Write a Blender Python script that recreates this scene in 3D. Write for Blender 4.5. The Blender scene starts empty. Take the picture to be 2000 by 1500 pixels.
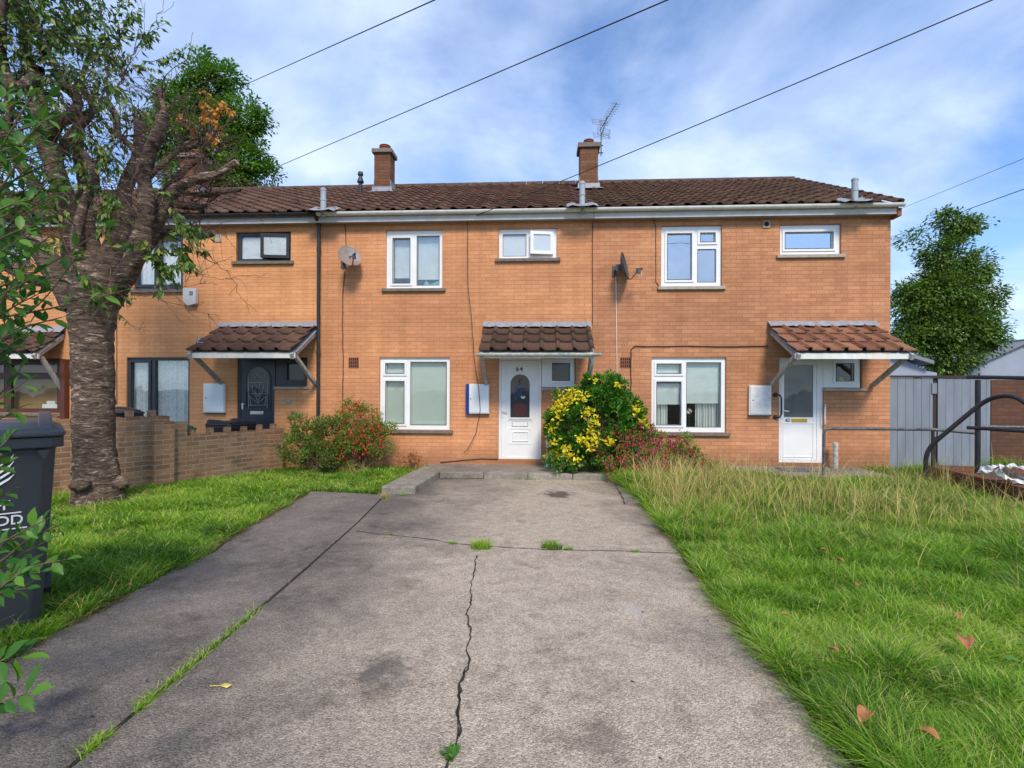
import bpy, math, random
import numpy as np
from mathutils import Matrix, Vector
random.seed(7); RNG = np.random.default_rng(7)
SC = bpy.context.scene
COL = SC.collection
R = math.radians

# ------------------------------------------------------------------ camera
CAM_D, CAM_H, YAW, ROLL, FPX, HOR = 10.2, 1.56, R(3.3), 0.0042, 1000.0, 765.0
cam_d = bpy.data.cameras.new('camera'); cam = bpy.data.objects.new('camera', cam_d); COL.objects.link(cam)
CR = Matrix.Rotation(YAW, 3, 'Z') @ Matrix.Rotation(R(90), 3, 'X') @ Matrix.Rotation(ROLL, 3, 'Z')
cam.matrix_world = Matrix.Translation((0, -CAM_D, CAM_H)) @ CR.to_4x4()
cam_d.sensor_width = 36; cam_d.lens = 36*FPX/2000; cam_d.shift_y = (HOR-750)/2000
cam_d.clip_start = .05; cam_d.clip_end = 3000
SC.camera = cam

# ------------------------------------------------------------------ world, sun, exposure
SUN_EL, SUN_AZ = R(46), R(165)            # azimuth clockwise from +Y: behind the camera, to its right
w = bpy.data.worlds.new('World'); SC.world = w; w.use_nodes = True
nt = w.node_tree; nt.nodes.clear()
def wn(t, **k):
    n = nt.nodes.new(t)
    for a, b in k.items(): setattr(n, a, b)
    return n
def wl(a, b): nt.links.new(a, b)
sky = wn('ShaderNodeTexSky', sky_type='NISHITA', sun_disc=False, sun_elevation=SUN_EL, sun_rotation=SUN_AZ)
sky.air_density = 1.0; sky.dust_density = .6; sky.ozone_density = 1.5
tc = wn('ShaderNodeTexCoord'); sp = wn('ShaderNodeSeparateXYZ'); wl(tc.outputs['Generated'], sp.inputs[0])
zz = wn('ShaderNodeMath', operation='ADD'); zz.inputs[1].default_value = .22; wl(sp.outputs[2], zz.inputs[0])
zm = wn('ShaderNodeMath', operation='MAXIMUM'); zm.inputs[1].default_value = .05; wl(zz.outputs[0], zm.inputs[0])
dx = wn('ShaderNodeMath', operation='DIVIDE'); wl(sp.outputs[0], dx.inputs[0]); wl(zm.outputs[0], dx.inputs[1])
dy = wn('ShaderNodeMath', operation='DIVIDE'); wl(sp.outputs[1], dy.inputs[0]); wl(zm.outputs[0], dy.inputs[1])
cb = wn('ShaderNodeCombineXYZ'); wl(dx.outputs[0], cb.inputs[0]); wl(dy.outputs[0], cb.inputs[1]); cb.inputs[2].default_value = 3.4
n1 = wn('ShaderNodeTexNoise'); n1.inputs['Scale'].default_value = 1.15; n1.inputs['Detail'].default_value = 9; n1.inputs['Roughness'].default_value = .56; n1.inputs['Distortion'].default_value = .35
wl(cb.outputs[0], n1.inputs['Vector'])
rp = wn('ShaderNodeValToRGB'); rp.color_ramp.elements[0].position = .41; rp.color_ramp.elements[1].position = .64
rp.color_ramp.elements[0].color = (0.08, .08, .08, 1); rp.color_ramp.elements[1].color = (.88, .88, .88, 1)
wl(n1.outputs[0], rp.inputs[0])
n2 = wn('ShaderNodeTexNoise'); n2.inputs['Scale'].default_value = 2.6; n2.inputs['Detail'].default_value = 8
wl(cb.outputs[0], n2.inputs['Vector'])
rc = wn('ShaderNodeValToRGB'); rc.color_ramp.elements[0].position = .35; rc.color_ramp.elements[1].position = .7
rc.color_ramp.elements[0].color = (3.6, 4.7, 6.9, 1); rc.color_ramp.elements[1].color = (6.0, 6.95, 8.7, 1)
wl(n2.outputs[0], rc.inputs[0])
sc_ = wn('ShaderNodeMix', data_type='RGBA', blend_type='MULTIPLY'); sc_.inputs[0].default_value = 1
wl(sky.outputs[0], sc_.inputs[6]); sc_.inputs[7].default_value = (.92, 1.18, 1.5, 1)
mx = wn('ShaderNodeMix', data_type='RGBA'); wl(rp.outputs[0], mx.inputs[0]); wl(sc_.outputs[2], mx.inputs[6]); wl(rc.outputs[0], mx.inputs[7])
bg = wn('ShaderNodeBackground'); bg.inputs[1].default_value = .1; wl(mx.outputs[2], bg.inputs[0])
wo = wn('ShaderNodeOutputWorld'); wl(bg.outputs[0], wo.inputs[0])
sl = bpy.data.lights.new('sun', 'SUN'); so = bpy.data.objects.new('sun', sl); COL.objects.link(so)
sl.energy = 2.3; sl.angle = R(14); sl.color = (1, .89, .74)
sd = Vector((math.sin(SUN_AZ)*math.cos(SUN_EL), math.cos(SUN_AZ)*math.cos(SUN_EL), math.sin(SUN_EL)))
so.rotation_euler = sd.to_track_quat('Z', 'Y').to_euler(); so.location = sd*60
SC.view_settings.view_transform = 'Standard'; SC.view_settings.look = 'None'; SC.view_settings.exposure = 0.68; SC.view_settings.gamma = 1
SC.render.engine = 'CYCLES'; SC.render.resolution_x = 1024; SC.render.resolution_y = 768
SC.cycles.max_bounces = 8; SC.cycles.transparent_max_bounces = 24

# ------------------------------------------------------------------ measuring: photo pixel -> point in the place
def ray(x, y):
    d = CR @ Vector(((x-1000)/FPX, (HOR-y)/FPX, -1)); return Vector((0, -CAM_D, CAM_H)), d
def F(x, y, Y=0.0):                          # on a plane parallel to the facade
    o, d = ray(x, y); t = (Y-o.y)/d.y; return o+d*t
def P(x, y, dep):                            # at a distance in front of the camera
    o, d = ray(x, y); return o+d*dep
GS, GY = .03, -1.1                           # the ground rises gently from the houses to the street
def gz(Y): return GS*max(0.0, GY-Y)
def G(x, y, dz=0.0):
    o, d = ray(x, y)
    t = (GS*(GY-o.y)+dz-o.z)/(d.z+GS*d.y); p = o+d*t
    if p.y > GY: t = (dz-o.z)/d.z; p = o+d*t
    return p

# ------------------------------------------------------------------ mesh helpers
class MB:
    def __init__(s): s.v = []; s.f = []
    def add(s, vs, fs):
        b = len(s.v); s.v += [tuple(v) for v in vs]; s.f += [tuple(i+b for i in f) for f in fs]; return s
    def box(s, a, b, rot=None, org=None):
        x0, y0, z0 = a; x1, y1, z1 = b
        vs = [Vector(p) for p in ((x0,y0,z0),(x1,y0,z0),(x1,y1,z0),(x0,y1,z0),(x0,y0,z1),(x1,y0,z1),(x1,y1,z1),(x0,y1,z1))]
        if rot is not None: vs = [org+rot@(v-org) for v in vs]
        return s.add(vs, [(0,3,2,1),(4,5,6,7),(0,1,5,4),(1,2,6,5),(2,3,7,6),(3,0,4,7)])
    def beam(s, p, q, w, h, up=Vector((0, 0, 1))):          # bar of section w x h
        p = Vector(p); q = Vector(q); d = (q-p).normalized(); sx = d.cross(up)
        if sx.length < 1e-4: sx = Vector((1, 0, 0))
        sx.normalize(); uy = sx.cross(d); a = sx*w/2; b = uy*h/2
        vs = [p-a-b, p+a-b, p+a+b, p-a+b, q-a-b, q+a-b, q+a+b, q-a+b]
        return s.add(vs, [(0,1,2,3),(7,6,5,4),(0,4,5,1),(1,5,6,2),(2,6,7,3),(3,7,4,0)])
    def quad(s, a, b, c, d): return s.add([a, b, c, d], [(0, 1, 2, 3)])
    def poly(s, pts): return s.add(pts, [tuple(range(len(pts)))])
    def tube(s, pts, rad, n=8, cap=True, jit=0.0):
        pts = [Vector(p) for p in pts]
        if not isinstance(rad, (list, tuple)): rad = [rad]*len(pts)
        rings = []; u = None
        for i, p in enumerate(pts):
            d = (pts[min(i+1, len(pts)-1)]-pts[max(i-1, 0)])
            d = d.normalized() if d.length > 1e-9 else Vector((0, 0, 1))
            if u is None:
                u = d.cross(Vector((0.13, .97, .2))); u.normalize()
            u = (u-d*u.dot(d)).normalized(); v = d.cross(u)
            ring = []
            for k in range(n):
                a = 2*math.pi*k/n; r = rad[i]*(1+(random.uniform(-jit, jit) if jit else 0))
                ring.append(p+u*(math.cos(a)*r)+v*(math.sin(a)*r))
            rings.append(ring)
        vs = [q for r_ in rings for q in r_]; fs = []
        for i in range(len(pts)-1):
            for k in range(n):
                a = i*n+k; b = i*n+(k+1) % n; fs.append((a, b, b+n, a+n))
        if cap:
            fs.append(tuple(range(n-1, -1, -1))); m = (len(pts)-1)*n; fs.append(tuple(range(m, m+n)))
        return s.add(vs, fs)
    def prism(s, poly, y0, y1):                              # poly in (x,z), extruded along y
        n = len(poly); vs = [(x, y0, z) for x, z in poly]+[(x, y1, z) for x, z in poly]
        fs = [tuple(range(n)), tuple(range(2*n-1, n-1, -1))]+[(i, (i+n), (i+1) % n+n, (i+1) % n) for i in range(n)]
        return s.add(vs, fs)
    def lathe(s, prof, c=(0, 0, 0), n=16, axis=None):
        c = Vector(c); rings = []
        q = axis.to_track_quat('Z', 'Y') if axis is not None else None
        for r_, z in prof:
            for k in range(n):
                a = 2*math.pi*k/n; v = Vector((r_*math.cos(a), r_*math.sin(a), z))
                rings.append(c+(q@v if q else v))
        m = len(prof); fs = []
        for i in range(m-1):
            for k in range(n):
                a = i*n+k; b = i*n+(k+1) % n; fs.append((a, b, b+n, a+n))
        fs.append(tuple(range(n-1, -1, -1))); fs.append(tuple(range((m-1)*n, m*n)))
        return s.add(rings, fs)
    def build(s, name, m, parent=None, smooth=False, bevel=0):
        off = Vector((0, 0, 0))
        if parent is not None:
            q = parent
            while q.parent: q = q.parent
            off = q.location
        me = bpy.data.meshes.new(name)
        me.from_pydata([(v[0]-off.x, v[1]-off.y, v[2]-off.z) for v in s.v], [], s.f); me.update()
        o = bpy.data.objects.new(name, me); COL.objects.link(o)
        if parent is not None: o.parent = parent
        if m: me.materials.append(m)
        if smooth:
            for p in me.polygons: p.use_smooth = True
        if bevel:
            b = o.modifiers.new('bevel', 'BEVEL'); b.width = bevel; b.segments = 2; b.limit_method = 'ANGLE'
        return o
def tag(o, label=None, cat=None, group=None, kind=None):
    if label: o['label'] = label
    if cat: o['category'] = cat
    if group: o['group'] = group
    if kind: o['kind'] = kind
    return o
def thing(name, loc, label, cat, group=None):
    o = bpy.data.objects.new(name, None); COL.objects.link(o); o.location = loc; o.empty_display_size = .2
    return tag(o, label, cat, group)
def npmesh(name, V, faces_list, tint, m, parent=None):       # V (n,3); faces_list: arrays of (k, nverts)
    off = np.zeros(3)
    if parent is not None:
        q = parent
        while q.parent: q = q.parent
        off = np.array(q.location)
    me = bpy.data.meshes.new(name); V = V-off
    me.vertices.add(len(V)); me.vertices.foreach_set('co', V.astype(np.float32).ravel())
    loops = np.concatenate([f.ravel() for f in faces_list]); tot = np.concatenate([np.full(len(f), f.shape[1]) for f in faces_list])
    start = np.concatenate([[0], np.cumsum(tot)[:-1]])
    me.loops.add(len(loops)); me.loops.foreach_set('vertex_index', loops.astype(np.int32))
    me.polygons.add(len(tot)); me.polygons.foreach_set('loop_start', start.astype(np.int32)); me.polygons.foreach_set('loop_total', tot.astype(np.int32))
    me.update(calc_edges=True)
    a = me.attributes.new('tint', 'FLOAT', 'POINT'); a.data.foreach_set('value', tint.astype(np.float32))
    me.materials.append(m); o = bpy.data.objects.new(name, me); COL.objects.link(o)
    if parent is not None: o.parent = parent
    return o
def unit(a): return a/np.maximum(np.linalg.norm(a, axis=-1, keepdims=True), 1e-9)
LEAF_V = np.array([(0,0,0),(.42,.27,.07),(1,0,-.06),(.42,-.27,.07),(.5,0,0)], float)
LEAF_F = [np.array([(0,4,2,1),(0,3,2,4)])]
BIG_V = np.array([(0,0,0),(.10,0,0),(.3,.17,.05),(.6,.19,.04),(.84,.09,-.02),(1,0,-.14),(.84,-.09,-.02),(.6,-.19,.04),(.3,-.17,.05),(.35,0,.0),(.65,0,-.03)], float)
BIG_F = [np.array([(1,9,2,1),(9,10,3,2),(10,5,4,3),(1,1,8,9),(9,8,7,10),(10,7,6,5)])]
BIG_F = [np.array([(9,10,3,2),(10,5,4,3),(9,8,7,10),(10,7,6,5)]), np.array([(0,9,2),(0,8,9)])]
FLOWER_V = np.array([(0,0,0),(.3,.1,0),(.3,-.05,.09),(.3,-.05,-.09),(.62,.17,0),(.62,-.09,.15),(.62,-.09,-.15),(1,0,0)], float)
FLOWER_F = [np.array([(0,1,2),(0,2,3),(0,3,1),(4,7,5),(5,7,6),(6,7,4)]), np.array([(1,4,5,2),(2,5,6,3),(3,6,4,1)])]
def inst(name, tv, tf, pos, axis, nrm, size, tint, m, parent=None, wid=1.0):
    pos = np.asarray(pos, float); ax = unit(np.asarray(axis, float)); nr = np.asarray(nrm, float)
    nr = unit(nr-ax*(nr*ax).sum(1, keepdims=True)); la = np.cross(nr, ax)
    size = np.broadcast_to(size, (len(pos),))[:, None, None]
    V = pos[:, None, :]+size*(tv[None, :, 0:1]*ax[:, None, :]+wid*tv[None, :, 1:2]*la[:, None, :]+tv[None, :, 2:3]*nr[:, None, :])
    k = len(tv); off = (np.arange(len(pos))*k)[:, None, None]
    fl = [(f[None]+off).reshape(-1, f.shape[1]) for f in tf]
    return npmesh(name, V.reshape(-1, 3), fl, np.repeat(np.broadcast_to(tint, (len(pos),)), k), m, parent)
def rdir(n): return unit(RNG.normal(size=(n, 3)))
def blades(name, base, h, width, bend, tint, m, parent=None, lean=None):
    n = len(base); base = np.asarray(base, float)
    az = RNG.uniform(0, 2*math.pi, n); d = np.stack([np.cos(az), np.sin(az), np.zeros(n)], 1)
    if lean is not None: d = unit(d+lean)
    fa = RNG.uniform(0, 2*math.pi, n); s_ = np.stack([np.cos(fa), np.sin(fa), np.zeros(n)], 1)
    L = []; T = []
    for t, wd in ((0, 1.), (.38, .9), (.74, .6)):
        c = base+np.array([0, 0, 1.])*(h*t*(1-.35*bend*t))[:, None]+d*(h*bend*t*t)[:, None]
        L += [c-s_*(width*wd/2)[:, None], c+s_*(width*wd/2)[:, None]]; T += [tint-.42+.50*t]*2  # darker root colour paints in the shade of the gaps between blades
    L.append(base+np.array([0, 0, 1.])*(h*(1-.35*bend))[:, None]+d*(h*bend)[:, None]); T.append(tint+.12)  # brighter tip colour paints in the highlights on the blades
    V = np.stack(L, 1).reshape(-1, 3); o7 = (np.arange(n)*7)[:, None]
    q = np.concatenate([np.array([[0, 1, 3, 2]])+o7, np.array([[2, 3, 5, 4]])+o7]); tr = np.array([[4, 5, 6]])+o7
    return npmesh(name, V, [q, tr], np.clip(np.stack(T, 1).reshape(-1), 0, 1), m, parent)
def inpoly(px, py, poly):
    c = np.zeros(len(px), bool); n = len(poly); j = n-1
    for i in range(n):
        xi, yi = poly[i][0], poly[i][1]; xj, yj = poly[j][0], poly[j][1]
        if yi != yj:
            k = ((yi > py) != (yj > py)) & (px < (xj-xi)*(py-yi)/(yj-yi)+xi); c ^= k
        j = i
    return c
def gzn(Y): return GS*np.maximum(0, GY-Y)

# ------------------------------------------------------------------ materials
def mk(name):
    m = bpy.data.materials.new(name); m.use_nodes = True; t = m.node_tree; t.nodes.clear()
    out = t.nodes.new('ShaderNodeOutputMaterial'); b = t.nodes.new('ShaderNodeBsdfPrincipled'); t.links.new(b.outputs[0], out.inputs[0])
    return m, t, b, out
def nd(t, typ, ins=None, **k):
    n = t.nodes.new(typ)
    for a, b in k.items(): setattr(n, a, b)
    for a, b in (ins or {}).items():
        if hasattr(b, 'is_output') or isinstance(b, bpy.types.NodeSocket): t.links.new(b, n.inputs[a])
        else: n.inputs[a].default_value = b
    return n
def ramp(t, fac, *st):
    n = t.nodes.new('ShaderNodeValToRGB'); t.links.new(fac, n.inputs[0]); e = n.color_ramp.elements
    while len(e) < len(st): e.new(.5)
    for i, (p, c) in enumerate(st): e[i].position = p; e[i].color = (*c, 1) if len(c) == 3 else c
    return n.outputs[0]
def mix(t, fac, a, b, mode='MIX'):
    n = t.nodes.new('ShaderNodeMix'); n.data_type = 'RGBA'; n.blend_type = mode
    for i, v in ((0, fac), (6, a), (7, b)):
        if isinstance(v, bpy.types.NodeSocket): t.links.new(v, n.inputs[i])
        elif i == 0: n.inputs[0].default_value = v
        else: n.inputs[i].default_value = (*v, 1)
    return n.outputs[2]
def math_(t, op, a, b=None):
    n = t.nodes.new('ShaderNodeMath'); n.operation = op
    for i, v in ((0, a), (1, b)):
        if v is None: continue
        if isinstance(v, bpy.types.NodeSocket): t.links.new(v, n.inputs[i])
        else: n.inputs[i].default_value = v
    return n.outputs[0]
def noise(t, vec, scale, detail=4, rough=.55, dist=0):
    return nd(t, 'ShaderNodeTexNoise', {'Vector': vec, 'Scale': scale, 'Detail': detail, 'Roughness': rough, 'Distortion': dist}).outputs[0]
def oc(t): return t.nodes.new('ShaderNodeTexCoord').outputs['Object']
def bump(t, b, h, dist=.01, st=.6):
    n = nd(t, 'ShaderNodeBump', {'Height': h, 'Distance': dist, 'Strength': st}); t.links.new(n.outputs[0], b.inputs['Normal'])
def pm(name, col, rough=.6, dirt=None, amt=.35, sc=6, metal=0, bmp=0, bs=60, spec=.5, streak=False):
    m, t, b, _ = mk(name); v = oc(t)
    if streak:
        mp = nd(t, 'ShaderNodeMapping', {'Vector': v}); mp.inputs['Scale'].default_value = (1, 1, .15); v2 = mp.outputs[0]
    else: v2 = v
    d = dirt or tuple(c*.6 for c in col)
    f = ramp(t, noise(t, v2, sc, 6, .6), (.35, (0, 0, 0)), (.75, (1, 1, 1)))
    f = math_(t, 'MULTIPLY', f, amt)
    t.links.new(mix(t, f, col, d), b.inputs['Base Color'])
    b.inputs['Roughness'].default_value = rough; b.inputs['Metallic'].default_value = metal; b.inputs['Specular IOR Level'].default_value = spec
    if bmp: bump(t, b, noise(t, v, bs, 5), bmp)
    return m
def brick_mat(name, c1, c2, mortar, dirtc, bw=.232, rh=.0755, ms=.0036, dirt_amt=.35, soot=None):
    m, t, b, _ = mk(name); o = oc(t); s = nd(t, 'ShaderNodeSeparateXYZ', {0: o})
    u = math_(t, 'ADD', s.outputs[0], s.outputs[1]); c = nd(t, 'ShaderNodeCombineXYZ', {0: u, 1: s.outputs[2]}).outputs[0]
    wv = nd(t, 'ShaderNodeVectorMath', {0: c}, operation='ADD')
    nz = nd(t, 'ShaderNodeTexNoise', {'Vector': c, 'Scale': 9.0, 'Detail': 2.0}); vs = nd(t, 'ShaderNodeVectorMath', {0: nz.outputs[1]}, operation='SCALE'); vs.inputs['Scale'].default_value = .004
    t.links.new(vs.outputs[0], wv.inputs[1]); c = wv.outputs[0]
    bt = nd(t, 'ShaderNodeTexBrick', {'Vector': c, 'Scale': 1.0, 'Mortar Size': ms, 'Mortar Smooth': .25, 'Bias': 0.0, 'Brick Width': bw, 'Row Height': rh})
    bt.offset = .5
    bt.inputs['Color1'].default_value = (*c1, 1); bt.inputs['Color2'].default_value = (*c2, 1); bt.inputs['Mortar'].default_value = (*mortar, 1)
    big = ramp(t, noise(t, o, .55, 5, .6), (.32, (.80, .78, .78)), (.68, (1.12, 1.10, 1.08)))
    col = mix(t, 1.0, bt.outputs[0], big, 'MULTIPLY')
    fine = ramp(t, noise(t, o, 45, 3), (.3, (.82, .82, .82)), (.7, (1.15, 1.15, 1.15))); col = mix(t, .8, col, fine, 'MULTIPLY')
    band = nd(t, 'ShaderNodeMapping', {'Vector': o}); band.inputs['Scale'].default_value = (.35, .35, 4.5)
    bn = ramp(t, noise(t, band.outputs[0], 1.0, 4), (.3, (.90, .88, .87)), (.7, (1.07, 1.06, 1.05))); col = mix(t, 1.0, col, bn, 'MULTIPLY')
    stm = nd(t, 'ShaderNodeMapping', {'Vector': o}); stm.inputs['Scale'].default_value = (5, 5, .45)
    sk = ramp(t, noise(t, stm.outputs[0], 1.0, 6, .65), (.40, (1, 1, 1)), (.72, (.72, .68, .66))); col = mix(t, .5, col, sk, 'MULTIPLY')
    pale = ramp(t, noise(t, o, 130, 2), (.72, (0, 0, 0)), (.78, (1, 1, 1))); col = mix(t, math_(t, 'MULTIPLY', pale, .35), col, (.7, .6, .5))
    dm = ramp(t, noise(t, o, 2.2, 7, .65), (.52, (0, 0, 0)), (.78, (1, 1, 1))); col = mix(t, math_(t, 'MULTIPLY', dm, dirt_amt), col, dirtc)
    if soot:                                                   # damp, mossy stain along the foot of the wall
        zf = ramp(t, math_(t, 'ADD', s.outputs[2], math_(t, 'MULTIPLY', noise(t, o, 3, 4), .25)), (soot[0], (1, 1, 1)), (soot[1], (0, 0, 0)))
        col = mix(t, math_(t, 'MULTIPLY', zf, .55), col, dirtc)
    t.links.new(col, b.inputs['Base Color']); b.inputs['Roughness'].default_value = .85; b.inputs['Specular IOR Level'].default_value = .25
    hh = math_(t, 'ADD', math_(t, 'MULTIPLY', bt.outputs[1], -1.0), math_(t, 'MULTIPLY', noise(t, o, 90, 4), .5)); bump(t, b, hh, .006, .7)
    return m
def leaf_mat(name, *cols, rough=.5, trans=.3, spec=.4):
    m, t, b, out = mk(name); a = nd(t, 'ShaderNodeAttribute', attribute_name='tint'); n = len(cols)
    c = ramp(t, a.outputs['Fac'], *[(i/(n-1) if n > 1 else 0, k) for i, k in enumerate(cols)])
    t.links.new(c, b.inputs['Base Color']); b.inputs['Roughness'].default_value = rough; b.inputs['Specular IOR Level'].default_value = spec
    tr = nd(t, 'ShaderNodeBsdfTranslucent', {0: c}); ms = nd(t, 'ShaderNodeMixShader', {0: trans, 1: b.outputs[0], 2: tr.outputs[0]})
    t.links.new(ms.outputs[0], out.inputs[0]); return m
def glass_mat(name, refl=.30, tintc=(.75, .8, .8), rough=.02, frost=0):
    m, t, b, out = mk(name); t.nodes.remove(b)
    ge = nd(t, 'ShaderNodeNewGeometry'); dt = nd(t, 'ShaderNodeVectorMath', {0: ge.outputs['Normal'], 1: ge.outputs['Incoming']}, operation='DOT_PRODUCT').outputs['Value']; f = math_(t, 'ADD', math_(t, 'MULTIPLY', math_(t, 'POWER', math_(t, 'SUBTRACT', 1.0, math_(t, 'ABSOLUTE', dt)), 5.0), .9), refl)
    f = math_(t, 'MINIMUM', f, 1.0)
    gl = nd(t, 'ShaderNodeBsdfGlossy', {'Roughness': rough}); gl.inputs[0].default_value = (1, 1, 1, 1)
    wv = nd(t, 'ShaderNodeBump', {'Height': noise(t, oc(t), 1.6, 2), 'Distance': .02, 'Strength': .25}); t.links.new(wv.outputs[0], gl.inputs['Normal'])
    if frost:
        tp = nd(t, 'ShaderNodeBsdfPrincipled'); tp.inputs['Base Color'].default_value = (*tintc, 1); tp.inputs['Roughness'].default_value = .35; tp.inputs['Specular IOR Level'].default_value = .15
        bb = nd(t, 'ShaderNodeBump', {'Height': noise(t, oc(t), 55, 3), 'Distance': .01}); t.links.new(bb.outputs[0], tp.inputs['Normal'])
    else:
        tp = nd(t, 'ShaderNodeBsdfTransparent'); tp.inputs[0].default_value = (*tintc, 1)
    ms = nd(t, 'ShaderNodeMixShader', {0: f, 1: tp.outputs[0], 2: gl.outputs[0]}); t.links.new(ms.outputs[0], out.inputs[0]); return m

M = {}
BRK = dict(c1=(.69, .328, .160), c2=(.60, .278, .130), mortar=(.47, .22, .11), dirtc=(.24, .11, .06))
M['brick64'] = brick_mat('orange_brick', **BRK, soot=(.32, .62))
M['brick62'] = brick_mat('tan_brick', (.60, .290, .148), (.48, .225, .114), (.37, .17, .088), (.18, .085, .05), dirt_amt=.5, soot=(.32, .62))
M['brick66'] = brick_mat('bright_orange_brick', (.78, .38, .175), (.70, .33, .145), (.56, .27, .125), (.3, .14, .07), dirt_amt=.25)
M['brickch'] = brick_mat('chimney_brick', (.22, .105, .055), (.16, .075, .04), (.10, .052, .035), (.1, .06, .04), dirt_amt=.6)
M['brickgw'] = brick_mat('garden_wall_brick', (.50, .27, .125), (.31, .165, .08), (.40, .35, .28), (.075, .055, .035), bw=.225, rh=.078, ms=.010, dirt_amt=.75)
M['brickpl'] = brick_mat('red_brown_planter_brick', (.26, .095, .055), (.17, .06, .038), (.10, .075, .06), (.06, .045, .03), dirt_amt=.5)
M['brickshed'] = brick_mat('dark_shed_brick', (.17, .08, .05), (.12, .06, .04), (.09, .06, .045), (.05, .035, .03), dirt_amt=.5)
def tile_mat(name, c1, c2, moss, mamt):
    m, t, b, _ = mk(name); o = oc(t)
    a = nd(t, 'ShaderNodeAttribute', attribute_name='tint')
    col = ramp(t, a.outputs['Fac'], (0, c1), (1, c2))
    fine = ramp(t, noise(t, o, 30, 6, .7), (.3, (.6, .6, .6)), (.72, (1.35, 1.35, 1.35))); col = mix(t, 1, col, fine, 'MULTIPLY')
    l1 = ramp(t, noise(t, o, 7, 8, .7), (.56, (0, 0, 0)), (.70, (1, 1, 1))); col = mix(t, math_(t, 'MULTIPLY', l1, mamt), col, moss)
    l2 = ramp(t, noise(t, o, 21, 4, .6), (.70, (0, 0, 0)), (.76, (1, 1, 1))); col = mix(t, math_(t, 'MULTIPLY', l2, .45), col, (.32, .26, .18))
    t.links.new(col, b.inputs['Base Color']); b.inputs['Roughness'].default_value = .9; b.inputs['Specular IOR Level'].default_value = .2
    bump(t, b, noise(t, o, 80, 4), .006, .7); return m
M['tile'] = tile_mat('roof_tile', (.085, .048, .036), (.145, .080, .058), (.055, .05, .02), .45)
M['tilemoss'] = tile_mat('mossy_roof_tile', (.065, .038, .028), (.12, .066, .046), (.06, .062, .015), .75)
M['tileorange'] = tile_mat('pinkish_canopy_tile', (.15, .065, .04), (.30, .14, .085), (.08, .06, .03), .5)
M['ridge'] = tile_mat('ridge_tile', (.10, .065, .05), (.15, .09, .06), (.30, .20, .03), .55)
M['upvc'] = pm('white_upvc', (.80, .80, .79), .32, (.62, .60, .55), .35, 3, bmp=0)
M['upvcold'] = pm('weathered_white_plastic', (.78, .77, .73), .45, (.42, .43, .38), .55, 7, streak=True)
M['guttergreen'] = pm('algae_stained_gutter', (.66, .68, .62), .5, (.16, .2, .15), .9, 14)
M['fascia'] = pm('pale_fascia', (.60, .59, .58), .6, (.42, .39, .36), .7, 5)
M['soffit'] = pm('soffit_grey', (.33, .32, .31), .7)
M['black'] = pm('black_plastic', (.018, .019, .022), .4, (.05, .05, .05), .4)
M['anthra'] = pm('anthracite_frame', (.028, .03, .038), .35, (.05, .05, .055), .3)
M['navy'] = pm('navy_door', (.020, .024, .040), .3, (.03, .035, .05), .3)
M['mahog'] = pm('mahogany_frame', (.10, .028, .016), .4, (.05, .018, .012), .5)
M['sill'] = pm('concrete_sill', (.20, .165, .13), .85, (.09, .08, .07), .8, 12, bmp=.004)
M['sillpale'] = pm('pale_stone_sill', (.42, .37, .30), .8, (.2, .17, .13), .6, 12, bmp=.004)
M['lead'] = pm('lead_flashing', (.33, .35, .38), .55, (.17, .17, .18), .75, 9, metal=.25, bmp=.006, bs=14)
M['galv'] = pm('painted_grey_pipe', (.36, .40, .43), .5, (.25, .26, .26), .5, 8)
M['terra'] = pm('terracotta', (.30, .075, .035), .75, (.12, .04, .03), .6, 10)
M['airbrick'] = pm('terracotta_air_brick', (.27, .085, .04), .8)
M['capst'] = pm('chimney_cap_concrete', (.22, .18, .14), .9, (.10, .085, .07), .7, 9, bmp=.006)
M['dark'] = pm('dark_void', (.012, .011, .010), .9)
M['wood'] = pm('flaking_white_wood', (.50, .49, .47), .75, (.16, .14, .12), .85, 16, bmp=.004, streak=True)
M['meter'] = pm('meter_box_white', (.76, .77, .76), .4, (.5, .5, .48), .35, 4)
M['meterold'] = pm('worn_meter_box', (.70, .70, .69), .6, (.33, .30, .28), .5, 10)
M['blue'] = pm('blue_plastic', (.01, .03, .22), .4)
M['blind'] = pm('blind_slat_sage', (.62, .68, .60), .6, (.5, .56, .5), .3)
M['blindpale'] = pm('blind_slat_pale', (.74, .79, .78), .6)
M['net'] = pm('net_curtain', (.80, .82, .84), .9, (.42, .46, .50), .8, 22)
M['curtain'] = pm('cream_curtain', (.66, .68, .66), .9)
M['cable'] = pm('black_cable', (.02, .018, .018), .6)
M['cablepale'] = pm('white_cable', (.7, .68, .64), .6)
M['glass'] = glass_mat('window_glass', .20, (.9, .93, .92))
M['glasssky'] = glass_mat('reflective_window_glass', .5)
M['glassdark'] = glass_mat('dim_glass', .07, (.86, .90, .88))
M['frost'] = glass_mat('frosted_glass', .10, (.50, .56, .60), frost=1)
M['frostdark'] = glass_mat('dark_frosted_glass', .03, (.035, .035, .04), frost=1)
M['frostdoor'] = glass_mat('grey_frosted_glass', .04, (.13, .14, .13), frost=1)
M['chrome'] = pm('chrome', (.7, .7, .7), .2, metal=1)
M['gold'] = pm('brass_letter_plate', (.75, .50, .10), .3, (.45, .28, .06), .5, metal=.8)
M['dish_rust'] = pm('rusting_dish_metal', (.30, .27, .25), .6, (.22, .075, .02), 1.0, 2.4)
M['dish_grey'] = pm('charcoal_dish_metal', (.06, .065, .075), .5)
M['aerial'] = pm('weathered_aerial', (.12, .12, .13), .5, metal=.3)
M['alu'] = pm('dull_aluminium', (.4, .4, .4), .4, metal=.8)
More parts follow.
